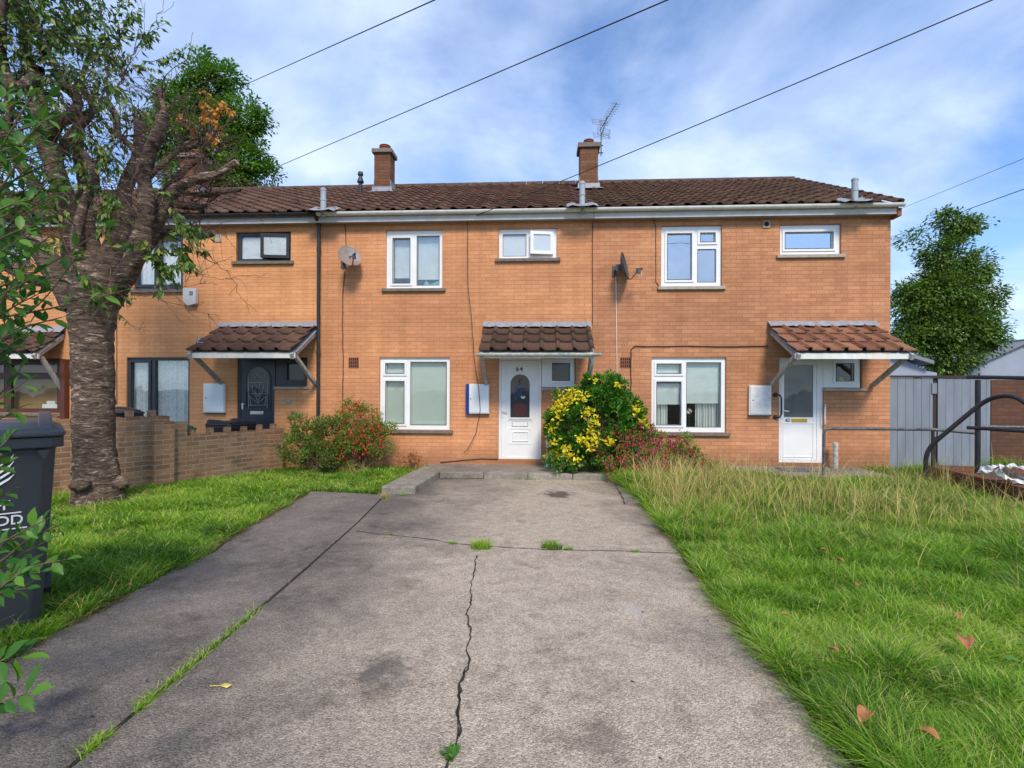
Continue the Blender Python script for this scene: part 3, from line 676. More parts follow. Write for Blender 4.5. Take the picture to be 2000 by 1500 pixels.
def canopy(root, xt0, xt1, ztop, zlow, proj, tm, gutter=None, brz=None, bl=True, prof=None):
    prof = prof or [(0, 0), (.03, .026), (.10, .040), (.18, .036), (.27, .012), (.34, .002), (.6, -.003), (.9, 0), (.985, 0)]
    """lean-to porch canopy, xt in metres"""
    top = Vector((xt0, .0, ztop)); dn = Vector((0, -proj, zlow-ztop)); ln = dn.length; dn.normalize(); nm = Vector((0, dn.z, -dn.y)); nm = -nm if nm.z < 0 else nm
    ob = tile_sheet('porch_canopy', tm, root, top+nm*.03, dn, xt1-xt0, ln, tw=.30, cl=ln/3, phase=.2, lip=.042, hgt=.055, prof=prof)
    W = M['wood']
    e = MB(); e.box((xt0+.01, -proj+.02, zlow-.105), (xt1-.01, -proj+.05, zlow-.005)); e.build('fascia', M['upvcold'], ob)
    bo = MB(); n_ = nm*-.02
    bo.quad(top+n_, top+n_+Vector((xt1-xt0, 0, 0)), top+n_+dn*(ln-.05)+Vector((xt1-xt0, 0, 0)), top+n_+dn*(ln-.05)); bo.build('underside', M['soffit'], ob)
    for s_, x in ((0, xt0+.05), (1, xt1-.05)):
        r_ = MB(); r_.beam(Vector((x, 0, ztop-.07)), Vector((x, -proj-.03, zlow-.08)), .055, .10); r_.build('rafter', W, ob)
        b = MB(); b.beam(Vector((x, -.02, brz)), Vector((x, -proj+.12, zlow-.06)), .06, .07); b.build('brace', W, ob)
    f = MB(); k = 30; V = []
    for j in range(2):
        for i in range(k+1):
            x = xt0-.02+(xt1-xt0+.04)*i/k
            if j == 0: V.append((x, -.012, ztop+.13+random.uniform(-.006, .006)))
            else:
                q = top+nm*.085+dn*(.11+random.uniform(-.015, .015)); V.append((x, q.y, q.z+random.uniform(-.006, .006)))
    f.add(V, [(i, i+1, k+2+i, k+1+i) for i in range(k)]); f.build('flashing', M['lead'], ob)
    if gutter:
        n = 9; A = [math.pi*(1+q_/(n-1)) for q_ in range(n)]; V = []
        for xx in (xt0-.04, xt1+.12): V += [(xx, -proj-.035+.05*math.cos(a), zlow-.02+.055*math.sin(a)) for a in A]+[(xx, -proj-.035+.045*math.cos(a), zlow-.02+.05*math.sin(a)) for a in A[::-1]]
        m2 = 2*n; MB().add(V, [(j, (j+1) % m2, (j+1) % m2+m2, j+m2) for j in range(m2)]+[tuple(range(m2)), tuple(range(2*m2-1, m2-1, -1))]).build('gutter', gutter, ob)
        MB().tube([(xt1-.03, -proj-.0, zlow-.08), (xt1-.02, -proj+.12, zlow-.2), (xt1-.04, -.10, zlow-.55), (xt1-.04, -.06, zlow-.75), (xt1-.04, -.06, .3)], .03, 10).build('downpipe', M['upvc'], ob)
    return ob
def text(s, size, loc, m, parent, rot=(R(90), 0, 0), ext_=.002, name='lettering', off=0.004, space=1.0, sx=1.0):
    c = bpy.data.curves.new(name, 'FONT'); c.body = s; c.size = size; c.extrude = ext_; c.offset = off*size; c.align_x = 'CENTER'; c.align_y = 'CENTER'; c.space_character = space
    t = bpy.data.objects.new(name, c); COL.objects.link(t); bpy.context.view_layer.update()
    me = bpy.data.meshes.new_from_object(t); bpy.data.objects.remove(t); me.materials.append(m)
    o = bpy.data.objects.new(name, me); COL.objects.link(o); o.parent = parent
    q = parent
    while q.parent: q = q.parent
    o.location = Vector(loc)-q.location if q.rotation_euler.z == 0 else Vector(loc); o.rotation_euler = rot; o.scale = (sx, 1, 1)
    return o
def meter(root, box, door_m, side_m=None):
    r_ = rect(*box); o = MB().box((r_[0], -.06, r_[1]), (r_[2], -.0, r_[3])).build('meter_box', side_m or M['upvcold'], root, bevel=.006)
    i = .05 if side_m else .018; MB().box((r_[0]+i, -.072, r_[1]+.02), (r_[2]-.015, -.061, r_[3]-.02)).build('door', door_m, o, bevel=.005)
    MB().lathe([(.012, 0), (.012, .004)], (r_[0]+i+.05 if not side_m else r_[2]-.05, -.073, (r_[1]+r_[3])/2), 10, Vector((0, -1, 0))).build('lock', M['black'], o)
    MB().box((r_[0]-.004, -.075, r_[1]-.012), (r_[2]+.004, 0, r_[1]-.001)).build('drip_edge', M['black'], o)
    return o
def airbrick(root, box):
    r_ = rect(*box); o = holed(MB(), r_[0], r_[2], r_[1], r_[3], [(r_[0]+.012+i*.04, r_[1]+.015+j*.068, r_[0]+.036+i*.04, r_[1]+.068+j*.068) for i in range(5) for j in range(3) if r_[0]+.036+i*.04 < r_[2]], -.006, .02, outer=True).build('air_brick', M['airbrick'], root)
    MB().quad((r_[0], -.0015, r_[1]), (r_[2], -.0015, r_[1]), (r_[2], -.0015, r_[3]), (r_[0], -.0015, r_[3])).build('grille_back', M['dark'], o)
def ring(mb, poly_out, poly_in, Y, dep):
    n = len(poly_out); V = [(x, Y, z) for x, z in poly_out]+[(x, Y, z) for x, z in poly_in]+[(x, Y+dep, z) for x, z in poly_out]+[(x, Y+dep, z) for x, z in poly_in]
    fs = []
    for i in range(n):
        j = (i+1) % n; fs += [(i, j, n+j, n+i), (2*n+i, i, n+i+0, 3*n+i) if False else (i, 2*n+i, 2*n+j, j), (n+i, n+j, 3*n+j, 3*n+i)]
    mb.add(V, fs); return mb
def archpoly(cx, z0, z1, w_, n=14):
    r_ = w_/2; zc = z1-r_; return [(cx-r_, z0), (cx+r_, z0)]+[(cx+r_*math.cos(a), zc+r_*math.sin(a)) for a in np.linspace(0, math.pi, n)]
def soldier_marks(mb, O):
    return mb

# ---- house 64 (middle)
ops = {}
W1 = (753.5, 449, 864, 563.5); W2 = (974, 446, 1088, 505); W3 = (741, 698, 878.5, 839.5); D64 = (973.5, 700, 1057.5, 897); S64 = (1057.5, 700, 1124, 757)
r64 = [rect(*W1), rect(*W2), rect(*W3)]
HZ = rect(*W3)[3]
def door_open(D, S):
    d = rect(*D); s_ = rect(*S); return (d[0], d[1], d[2], HZ), (s_[0]-.001, s_[1], s_[2], HZ)
d64, s64 = door_open(D64, S64)
H64, wall64, roof64 = house(2, 'middle brick house with white front door numbered 64 behind the driveway', M['brick64'], M['tile'], r64+[d64, s64], M['upvcold'], M['ridge'])
w_, O, H = window(H64, W1, [(768, 466, 801, 553), (814.5, 461, 858, 557)], M['upvc'], M['glass'], M['sill'], sash=(0,))
b = MB()
for h in H: slats(b, (h[0], h[1]+.13, h[2], h[3]), .16)
b.build('blind', M['blindpale'], w_)
c = MB(); h = H[1]
c.prism([(h[0]+.1, h[1]-.02), (h[0]+.28, h[1]-.02), (h[0]+.22, h[1]+.06), (h[0]+.17, h[1]+.11)], .12, .2); c.prism([(h[0]+.2, h[1]-.02), (h[2], h[1]-.02), (h[2], h[1]+.12), (h[2]-.06, h[1]+.09), (h[0]+.25, h[1]+.03)], .13, .14)
c.build('carrier_bag', pm('turquoise_bag', (.05, .45, .38), .5), w_)
w_, O, H = window(H64, W2, [(982.5, 458, 1027.5, 500), (1041, 460, 1074, 492)], M['upvc'], M['frost'], M['sill'], ajar=1)
w_, O, H = window(H64, W3, [(754, 710, 789.5, 729), (754, 745, 789.5, 826.5), (802, 707, 872, 830)], M['upvc'], M['glassdark'], M['sill'], sash=(0, 1))
b = MB()
for h in H: slats(b, (h[0]-.01, h[1]+(.0), h[2]+.01, h[3]), .13)
b.build('blind', M['blind'], w_)
# door 64
Yd = .045
def door_base(root, d, s_, m, label=None, mull=.0):
    # outer frame round door and side light in one, door leaf with sub-parts
    fr = holed(MB(), d[0]+.004, d[2]-.004, d[1]+.002, d[3]-.003, [(d[0]+.055, d[1]+.04, d[2]-.055, d[3]-.055)], Yd-.01, .07, outer=True).build('door_frame', m, root, bevel=.004)
    return fr
fr = door_base(H64, d64, s64, M['upvc'])
dx0, dx1, dz0, dz1 = d64[0]+.057, d64[2]-.057, d64[1]+.042, d64[3]-.058
gx0, gz0, gx1, gz1 = rect(997, 731, 1034.5, 815.5, Yd)
dcx = (gx0+gx1)/2; gw = gx1-gx0
door = MB().box((dx0, Yd, dz0), (dx1, Yd+.05, dz1)).build('front_door', M['upvc'], H64, bevel=.004)
tr = MB(); ring(tr, archpoly(dcx, gz0-.03, gz1+.03, gw+.06), archpoly(dcx, gz0, gz1, gw), Yd-.018, .018)
def rim(mb, r_, t_=.012, dep=.008):
    return holed(mb, r_[0], r_[2], r_[1], r_[3], [(r_[0]+t_, r_[1]+t_, r_[2]-t_, r_[3]-t_)], Yd-dep, dep+.001, outer=True)
rim(tr, rect(987, 716, 1044, 893, Yd)); rim(tr, rect(993, 836.5, 1038, 867, Yd)); rim(tr, rect(1001, 843, 1032, 862, Yd), .014, .014); rim(tr, rect(992, 819, 1040, 821.5, Yd), .004, .012)
tr.build('panel_moulding', M['upvc'], door, bevel=.002)
MB().prism([(x, z) for x, z in archpoly(dcx, gz0, gz1, gw)], Yd-.006, Yd-.002).build('glass_panel', M['frostdark'], door)
ls = rect(1001, 824, 1030, 832.5, Yd); lb = MB().box((ls[0], Yd-.012, ls[1]), (ls[2], Yd-.001, ls[3])).build('letter_slot', M['upvc'], door, bevel=.003)
rim(MB(), (ls[0]-.012, ls[1]-.008, ls[2]+.012, ls[3]+.008), .008, .006).build('letter_slot_rim', M['alu'], door)
Yg = Yd-.012
red = pm('red_stained_glass', (.07, .012, .008), .3); bl_ = pm('blue_stained_glass', (.01, .05, .16), .3); wt = pm('white_stained_glass', (.75, .75, .75), .4); brn = pm('brown_stained_glass', (.14, .055, .035), .3)
gh = gz1-gz0
MB().prism([(dcx-gw*.22, gz0+.02), (dcx+gw*.22, gz0+.02), (dcx+gw*.36, gz0+gh*.15), (dcx+gw*.40, gz0+gh*.29), (dcx+gw*.1, gz0+gh*.335), (dcx-gw*.12, gz0+gh*.335), (dcx-gw*.38, gz0+gh*.27), (dcx-gw*.34, gz0+gh*.14)], Yg, Yg+.004).build('vase_pattern', red, door)
fb = MB()
for (u, v, r_) in ((-.2, .44, .09), (-.28, .54, .08), (-.12, .60, .1), (.1, .62, .09), (.28, .66, .09), (-.2, .67, .09), (0, .52, .12), (.24, .52, .07), (0, .76, .07)):
    for k in range(5):
        a = k*1.256+u*5; fb.prism([(dcx+gw*u+math.cos(a+q_)*gw*r_*s_, gz0+gh*v+math.sin(a+q_)*gw*r_*s_) for q_, s_ in ((0, .15), (-.5, .8), (0, 1.1), (.5, .8))], Yg, Yg+.003+k*.0002)
    fb.build('flower_pattern', bl_, door); fb = MB()
fb = MB()
for (u, v, r_) in ((-.15, .88, .2), (.2, .9, .18), (.02, .83, .12)):
    for k in range(5):
        a = k*1.256+u*5; fb.prism([(dcx+gw*u+math.cos(a+q_)*gw*r_*s_, gz0+gh*v+math.sin(a+q_)*gw*r_*s_) for q_, s_ in ((0, .15), (-.45, .8), (0, 1.1), (.45, .8))], Yg, Yg+.003+k*.0002)
fb.build('leaf_pattern', brn, door)
bx, bz = dcx+gw*.15, gz0+gh*.46
MB().prism([(bx-.04, bz+.035), (bx-.015, bz+.02), (bx+.02, bz+.02), (bx+.045, bz+.03), (bx+.045, bz), (bx+.02, bz-.02), (bx-.02, bz-.02), (bx-.035, bz)], Yg-.003, Yg+.001).build('bird_pattern', wt, door)
hd = F(982, 803, Yd); MB().tube([(hd.x, Yd-.002, hd.z), (hd.x, Yd-.05, hd.z), (hd.x+.1, Yd-.055, hd.z)], .011, 8).box((hd.x-.02, Yd-.01, hd.z-.13), (hd.x+.02, Yd-.001, hd.z+.04)).build('handle', M['upvc'], door)
p = F(1014.5, 721, Yd); text('64', .125, (p.x, Yd-.004, p.z), M['ink'], door, name='house_number', off=.02, space=1.25)
# side light 64
w_, O, H = window(H64, (S64[0]+.5, 699.5, S64[2]-1, 756.5), [(1079, 710, 1112.5, 743)], M['upvc'], M['frostdark'], None, sash=(0,), name='side_window')
O = s64; MB().box((O[0]-.005, -.03, O[1]-.055), (O[2]+.02, .1, O[1]-.001)).build('sill', M['sillpale'], w_, bevel=.006)
mt = meter(H64, (913.5, 750, 956, 808), M['meter'], None); q = rect(913.5, 750, 956, 808); MB().box((q[0]-.03, -.068, q[1]), (q[0]+.035, -.002, q[3])).box((q[0]+.004, -.0785, q[1]), (q[0]+.04, -.0735, q[3])).build('edge_strip', M['blue'], mt)
airbrick(H64, (681, 698, 701, 719))
c0 = rect(946, 640, 1152, 690)
cn64 = canopy(H64, c0[0], c0[2], F(1050, 641).z, F(1050, 688, -.9).z, .9, M['tilemoss'], M['guttergreen'], brz=F(958, 752).z)
chimney(H64, 731, 762, 300, 375, 2.55, (291, 299), 279, (741, 762))
ch2, ca, cb2 = chimney(H64, 1133, 1168, 300, 368, 2.45, (279.5, 288.5), 267.5, (1139, 1159))
flue(H64, 631.5, 367, 412, .055, M['galv']); flue(H64, 704, 336, 377, .045, M['black'], cowl=True); flue(H64, 1137, 354, 403, .055, M['galv'])
# ---- house 62 (right)
W4 = (1291.5, 440.5, 1410, 559.5); W5 = (1523.5, 438, 1643, 497.5); W6 = (1272.5, 698, 1418.5, 844.5); D62 = (1521.5, 700, 1609, 904); S62 = (1609, 700, 1684, 758)
d62, s62 = door_open(D62, S62)
r62 = [rect(*W4), rect(*W5), rect(*W6)]
H62, wall62, roof62 = house(3, 'end brick house on the right with half glazed white door and black handrail', M['brick62'], M['tilemoss'], r62+[d62, s62], M['upvcold'], M['ridge'], gable=True)
w_, O, H = window(H62, W4, [(1303.5, 457, 1350, 546), (1368, 455.5, 1396, 472.5), (1362.5, 487, 1398, 551)], M['upvc'], M['glasssky'], M['sillpale'], sash=(0, 1))
MB().box((H[0][0], .1, H[0][3]-.06), (H[0][2], .14, H[0][3]+.01)).build('blind', M['black'], w_)
w_, O, H = window(H62, W5, [(1533, 454, 1626, 485.5)], M['upvc'], M['glasssky'], M['sillpale'], sash=(0,))
MB().box((H[0][0], .1, H[0][3]-.07), (H[0][2], .14, H[0][3]+.01)).build('blind', M['black'], w_)
w_, O, H = window(H62, W6, [(1283, 711, 1329.5, 729), (1282.5, 746, 1329.5, 829.5), (1341, 708, 1407.5, 834)], M['upvc'], M['glassdark'], M['sill'], sash=(0, 1))
b = MB(); slats(b, H[0], .13); slats(b, (H[1][0], H[1][1]+.40, H[1][2], H[1][3]-.03), .13); slats(b, (H[2][0], H[2][1]+.46, H[2][2], H[2][3]), .13); b.build('blind', M['blindpale'], w_)
folds(MB(), H[1][0]-.02, H[1][0]+.25, H[1][1]-.1, H[1][1]+.6, .22, 5).build('curtain', M['curtain'], w_); folds(MB(), H[2][0]+.22, H[2][2]+.02, H[2][1]-.1, H[2][1]+.6, .22, 8, .03).build('curtain', M['curtain'], w_)
fl = MB(); q = Vector((H[2][0]+.08, .17, H[2][1]+.30))
for k in range(14):
    a = k*2.4; fl.poly([q, q+Vector((math.cos(a)*.035-.01, -.02, math.sin(a)*.035+.01)), q+Vector((math.cos(a)*.06, -.01, math.sin(a)*.06)), q+Vector((math.cos(a)*.035+.01, -.02, math.sin(a)*.035-.01))])
fl.build('flower', pm('pale_pink_petals', (.7, .5, .6), .7), w_)
g = MB(); g.tube([q, q+Vector((.02, .02, -.3))], .004)
for k in range(5): a = k*1.3; e = q+Vector((.1*math.cos(a), .02, .09*math.sin(a)+.02)); g.poly([q, q.lerp(e, .5)+Vector((.01, 0, .015)), e, q.lerp(e, .5)-Vector((.01, 0, .015))])
g.build('flower_stem', pm('stem_green', (.04, .12, .03), .7), w_)
d = d62; fr = holed(MB(), d[0]+.004, d[2]-.004, d[1]+.002, d[3]-.003, [(d[0]+.045, d[1]+.03, d[2]-.11, d[3]-.055)], Yd-.01, .07, outer=True).build('door_frame', M['upvc'], H62, bevel=.004)
gl_ = rect(1531.5, 712.5, 1588.5, 815, Yd)
dd = (d[0]+.047, d[1]+.032, d[2]-.112, d[3]-.057)
door = holed(MB(), dd[0], dd[2], dd[1], dd[3], [gl_], Yd, .05, outer=True).build('front_door', M['upvc'], H62, bevel=.004)
MB().quad((gl_[0]-.005, Yd+.02, gl_[1]-.005), (gl_[2]+.005, Yd+.02, gl_[1]-.005), (gl_[2]+.005, Yd+.02, gl_[3]+.005), (gl_[0]-.005, Yd+.02, gl_[3]+.005)).build('pane', M['frostdoor'], door)
tr = MB(); rim(tr, rect(1529, 826, 1589, 893, Yd), .014, .01); rim(tr, rect(1525, 703, 1598, 898, Yd), .01, .008)
tr.build('panel_moulding', M['upvc'], door, bevel=.002)
sc2 = MB()
for pts in (((1534, 783), (1560, 793), (1586, 807)), ((1552, 770), (1562, 755), (1558, 748)), ((1556, 775), (1566, 762)), ((1548, 760), (1570, 768))):
    sc2.tube([F(x, y, Yd+.016) for x, y in pts], .0022, 4)
sc2.build('glass_scratches', pm('scratched_film', (.28, .29, .28), .6), door)
lp = rect(1545.5, 817.5, 1576, 824.5, Yd); MB().box((lp[0], Yd-.014, lp[1]), (lp[2], Yd-.001, lp[3])).build('letter_plate', M['gold'], door, bevel=.004)
p = F(1538, 821, Yd); text('62', .085, (p.x, Yd-.004, p.z), M['ink'], door, name='house_number', off=.02)
hd = F(1527, 802, Yd); MB().tube([(hd.x, Yd-.002, hd.z), (hd.x, Yd-.05, hd.z), (hd.x+.11, Yd-.055, hd.z-.01)], .011, 8).box((hd.x-.02, Yd-.01, hd.z-.15), (hd.x+.02, Yd-.001, hd.z+.04)).build('handle', M['upvc'], door)
w_, O, H = window(H62, (S62[0]+.5, 699.5, S62[2]-1, 757.5), [(1632.5, 710.5, 1666.5, 744)], M['upvc'], M['glassdark'], None, sash=(0,), name='side_window')
O = s62; MB().box((O[0]-.005, -.03, O[1]-.055), (O[2]+.08, .1, O[1]-.001)).build('sill', M['sillpale'], w_, bevel=.006)
MB().lathe([(.0, 0), (.04, .01), (.05, .05), (.03, .1), (0, .11)], (H[0][0]+.18, .2, H[0][1]-.03), 12).build('green_bottle', pm('lime_plastic', (.35, .5, .02), .4), w_)
mt = meter(H62, (1461, 753, 1504, 810.5), M['meterold'], None); mt['label'] = 'worn white meter box'
airbrick(H62, (1211, 698, 1231, 719))
v = rect(1489, 431, 1504, 445.5); vo = MB().box((v[0], -.02, v[1]), (v[2], 0, v[3])).build('wall_vent', M['sillpale'], H62, bevel=.004)
MB().lathe([(.045, 0), (.045, .003)], ((v[0]+v[2])/2, -.021, (v[1]+v[3])/2), 14, Vector((0, -1, 0))).build('vent_hole', M['dark'], vo)
c0 = rect(1499, 640, 1712, 690)
cn62 = canopy(H62, c0[0]+.02, c0[2]-.03, F(1600, 640).z, F(1660, 689, -1.05).z, 1.05, M['tileorange'], None, brz=F(1515, 752).z, prof=[(0, 0), (.01, .034), (.05, .040), (.15, .040), (.21, .034), (.225, .004), (.3, 0), (.985, 0)])
q = F(1584, 672, -.62); MB().box((q.x-.03, -.66, q.z-.04), (q.x+.03, -.6, q.z+.05)).build('broken_tile_piece', M['print'], cn62)
flue(H62, 1669.5, 347, 393, .055, M['galv'])
# ---- house 66 (left, dark frames)
W7 = (461, 453, 568, 510.5); W8 = (262, 456, 357.5, 566); W9 = (247, 698, 370, 843); D66 = (463, 700, 536, 900); S66 = (536, 700, 600, 755)
d66, s66 = door_open(D66, S66)
H66, wall66, roof66 = house(1, 'brick house with dark window frames, black gutter and navy front door', M['brick66'], M['tile'], [rect(*W7), rect(*W8), rect(*W9), d66, s66], M['black'], M['ridge'])
w_, O, H = window(H66, W7, [(472, 462, 513, 506), (520, 464.5, 561, 500)], M['anthra'], M['frost'], M['sill'], ajar=1)
w_, O, H = window(H66, W8, [(270, 470, 303, 556), (315, 470, 354, 556)], M['anthra'], M['glass'], M['sill'], sash=(0,))
c = MB(); folds(c, H[0][0]-.05, H[1][2]+.05, H[0][1]-.05, H[0][3]+.05, .17, 12, .015); c.build('net_curtain', M['net'], w_)
w_, O, H = window(H66, W9, [(257, 708, 291, 838), (304, 704, 368, 838)], M['anthra'], M['glass'], M['sill'], sash=(0,))
c = MB(); folds(c, H[0][0]-.05, H[1][2]+.05, H[0][1]-.05, H[0][3]+.05, .17, 14, .02); c.build('net_curtain', M['net'], w_)
door_base(H66, d66, s66, M['anthra'])
gx0, gz0, gx1, gz1 = rect(481.5, 717, 527, 797, Yd); dcx = (gx0+gx1)/2; gw = gx1-gx0; gh = gz1-gz0
door = MB().box((d66[0]+.057, Yd, d66[1]+.042), (d66[2]-.057, Yd+.05, d66[3]-.058)).build('front_door', M['navy'], H66, bevel=.004)
tr = MB(); ring(tr, archpoly(dcx, gz0-.025, gz1+.025, gw+.05), archpoly(dcx, gz0, gz1, gw), Yd-.018, .018); tr.build('panel_moulding', M['navy'], door)
MB().prism(archpoly(dcx, gz0, gz1, gw), Yd-.006, Yd-.002).build('glass_panel', M['frostdark'], door)
ld = MB(); came = pm('pale_bevelled_glass', (.45, .5, .52), .25)
def came_line(pts, r_=.005): ld.tube([(dcx+gw*u, Yd-.011, gz0+gh*v) for u, v in pts], r_, 4)
for s_ in (-1, 1):
    came_line([(s_*.40, 0), (s_*.40, .72), (s_*.34, .86), (s_*.2, .95), (0, .985)], .004)
    came_line([(0, .84), (s_*.14, .70), (s_*.12, .62), (s_*.26, .55), (s_*.22, .42), (s_*.1, .30), (0, .16)])
    came_line([(0, .70), (s_*.1, .6), (s_*.06, .5), (s_*.14, .42), (0, .28)])
    came_line([(s_*.30, .08), (s_*.36, .3), (s_*.22, .22), (0, .12)])
came_line([(-.4, .62), (.4, .62)], .004); came_line([(-.4, .35), (.4, .35)], .004); came_line([(-.4, .07), (.4, .07)], .004)
ld.build('leaded_pattern', came, door)
ls = rect(489, 803, 515, 809.5, Yd); MB().box((ls[0], Yd-.014, ls[1]), (ls[2], Yd-.001, ls[3])).build('letter_plate', M['chrome'], door, bevel=.004)
hd = F(474, 790, Yd); MB().tube([(hd.x, Yd-.002, hd.z), (hd.x, Yd-.05, hd.z), (hd.x+.09, Yd-.055, hd.z)], .01, 8).box((hd.x-.015, Yd-.01, hd.z-.1), (hd.x+.015, Yd-.001, hd.z+.03)).build('handle', M['chrome'], door)
w_, O, H = window(H66, (S66[0]+.5, 699.5, S66[2]-1, 754.5), [(561, 709, 596, 742)], M['anthra'], M['frostdark'], None, sash=(0,), name='side_window')
O = s66; MB().box((O[0]-.005, -.03, O[1]-.05), (O[2]+.04, .1, O[1]-.001)).build('sill', M['sillpale'], w_, bevel=.006)
meter(H66, (400.5, 749, 442, 806), M['meter'], None)
v = rect(419, 458, 433, 473); vo = MB().box((v[0], -.015, v[1]), (v[2], 0, v[3])).build('wall_vent', M['sillpale'], H66, bevel=.004)
c0 = rect(431, 640, 622, 690)
cn66 = canopy(H66, c0[0], c0[2], F(530, 641).z, F(480, 688, -1.0).z, 1.0, M['tile'], None, brz=F(445, 750).z)
px_ = XP[2]-.03; MB().tube([(px_, -.075, EZ+.14), (px_, -.075, 0)], .036, 12).tube([(px_, -.075, EZ-.02), (px_, -.075, EZ+.05)], .047, 12).tube([(px_, -.075, 2.3), (px_, -.075, 2.38)], .044, 12).tube([(px_, -.075, EZ-.55), (px_, -.075, EZ-.47)], .044, 12).tube([(px_, EY+.0, EZ+.12), (px_, -.09, EZ-.0)], .036, 10).build('downpipe', M['black'], H66)
ov = F(563, 784); oo = MB().lathe([(.062, 0), (.062, .006), (.05, .012)], (ov.x, -.001, ov.z), 20, Vector((0, -1, 0))).build('oval_plaque', M['sillpale'], H66)
chimney(H66, 352, 385, 310, 385, 2.5, (300, 308), 289, (362, 382))
# ---- house 68 (far left, mahogany frames)
W10 = (-70, 700, 122, 806); W11 = (-60, 456, 60, 516)
H68, wall68, roof68 = house(0, 'far left brick house with mahogany window and tiled canopy behind the bin', M['brick66'], M['tile'], [rect(*W10), rect(*W11)], M['black'], M['ridge'])
w_, O, H = window(H68, W10, [(-58, 712, 8, 728), (-58, 740, 8, 798), (22, 712, 112, 728), (22, 740, 112, 798)], M['mahog'], M['glassdark'], M['sill'])
c = MB().box((H[3][0]-.5, .25, H[3][1]-.1), (H[3][2]+.2, .3, H[3][3]+.3)).build('room_screen', pm('amber_wall', (.45, .25, .10), .8), w_)
c = MB().box((H[3][2]-.45, .15, H[3][1]), (H[3][2]-.08, .22, H[3][1]+.09)).box((H[3][2]-.35, .15, H[3][1]+.09), (H[3][2]-.16, .2, H[3][1]+.16)).build('ornament', M['upvc'], w_, bevel=.01)
window(H68, W11, [(-50, 466, -4, 508), (8, 466, 52, 508)], M['mahog'], M['glasssky'], M['sill'])
c0 = rect(-90, 645, 128, 690)
canopy(H68, c0[0], c0[2], F(40, 650).z, F(40, 690, -.6).z, .6, M['tile'], None, brz=F(100, 760).z)
for xx in (132, -75):
    q = F(xx, 700); MB().box((q.x-.05, -.12, 0), (q.x+.05, -.001, 2.2)).build('bay_post', M['mahog'], H68)

# ------------------------------------------------------------------ fixtures on the houses
def dish(x, y, tilt, az, dm, label, rad, arm_m, Y=-.28, wallx=None):
    c = F(x, y, Y); root = thing('satellite_dish', (c.x, 0, c.z-.3), label, 'satellite dish')
    ax = Vector((math.sin(az)*math.cos(tilt), -math.cos(az)*math.cos(tilt), math.sin(tilt)))
    pr = [(rad*s_, .30*rad*s_*s_) for s_ in np.linspace(.02, 1, 9)]+[(rad, .30*rad+.006)]+[(rad*s_, .30*rad*s_*s_+.004) for s_ in np.linspace(.97, .02, 8)]
    MB().lathe(pr, c, 28, ax).build('reflector', dm, root, smooth=True)
    wx = wallx if wallx is not None else c.x
    low = c-Vector((0, 0, rad*.9)); dn = (Vector((0, 0, -1))-ax*ax.dot(Vector((0, 0, -1)))).normalized()
    foc = c+ax*rad*1.15+dn*rad*.55
    MB().tube([c+dn*rad*.92+ax*.03, c+dn*rad*1.05+ax*rad*.5, foc], .011, 8).build('feed_arm', arm_m, root)
    l = MB().tube([foc-ax*.0, foc-ax*.05], .035, 12).tube([foc+ax*.0, foc+ax*.07], .022, 12); l.box(foc-Vector((.03, .03, .07)), foc+Vector((.03, .03, 0))); l.build('receiver', arm_m, root)
    MB().box((wx-.05, -.012, c.z-.14), (wx+.05, -.001, c.z+.08)).beam((wx, -.01, c.z-.03), c-ax*.03, .035, .035).box(c-ax*.05-Vector((.05, .03, .07)), c-ax*.02+Vector((.05, .03, .05))).build('wall_bracket', arm_m, root)
    return root, foc
_, foc = dish(681, 504, R(24), R(40), M['dish_rust'], 'rusty satellite dish on the middle house wall', .235, M['dish_grey'], wallx=F(671, 505).x)
_, foc2 = dish(1213, 521, R(12), R(72), M['dish_grey'], 'dark grey satellite dish seen edge on, on the right-hand house', .27, M['dish_grey'], wallx=F(1200, 525).x)
lc = MB().tube([foc2, foc2+Vector((.0, 0, -.12)), foc2+Vector((.05, 0, -.14)), foc2+Vector((.05, 0, -.05))], .006, 6); tag(lc.build('coiled_cable', M['cablepale']), 'short white cable loop hanging from the grey dish', 'cable')
def cable(pts, r_, m, label, name='wall_cable', Y=-.012, wob=0.0):
    mb = MB(); q = []
    for a, b in zip(pts, pts[1:]):
        A = F(*a, Y); B = F(*b, Y); k = max(1, int((B-A).length/.15))
        q += [A.lerp(B, j/k)+Vector((random.uniform(-wob, wob), 0, random.uniform(-wob, wob))) for j in range(k)]
    q.append(F(*pts[-1], Y)); mb.tube(q, r_, 6); return tag(mb.build(name, m), label, 'cable')
cable([(672, 424), (675, 450), (676, 482)], .008, M['cable'], 'short dark cable from the gutter down to the rusty dish')
cable([(673, 530), (670, 560), (669, 640), (670, 700), (669, 800)], .008, M['cable'], 'long dark cable down the wall below the rusty dish', wob=.006)
cable([(913, 432), (914, 560), (921, 620), (926, 700), (935, 760), (938, 800), (930, 845), (915, 875), (906, 885)], .006, M['cable'], 'thin dark cable looping down past the meter box of house 64', Y=-.085, wob=.004)
cable([(1157, 434), (1157, 634)], .007, M['cable'], 'straight dark brick joint on the seam between the middle and right houses')  # brick joint line, drawn as a thin black tube like the cables
cable([(1203, 540), (1205, 732)], .008, M['cablepale'], 'white cable running straight down below the grey dish')
cable([(1277, 428), (1281, 445), (1281, 550), (1288, 560)], .006, M['cable'], 'thin dark cable beside the upper left window of the right house', wob=.003)
cable([(1500, 676), (1420, 677), (1360, 676), (1300, 677), (1240, 676), (1233, 682), (1232, 780)], .010, M['cable'], 'brown cable running along the wall above the lower window of the right house', wob=.006)
cable([(860, 903), (905, 899), (940, 896), (973, 897)], .008, M['cable'], 'low dark cable near the ground left of the white door', wob=.004)
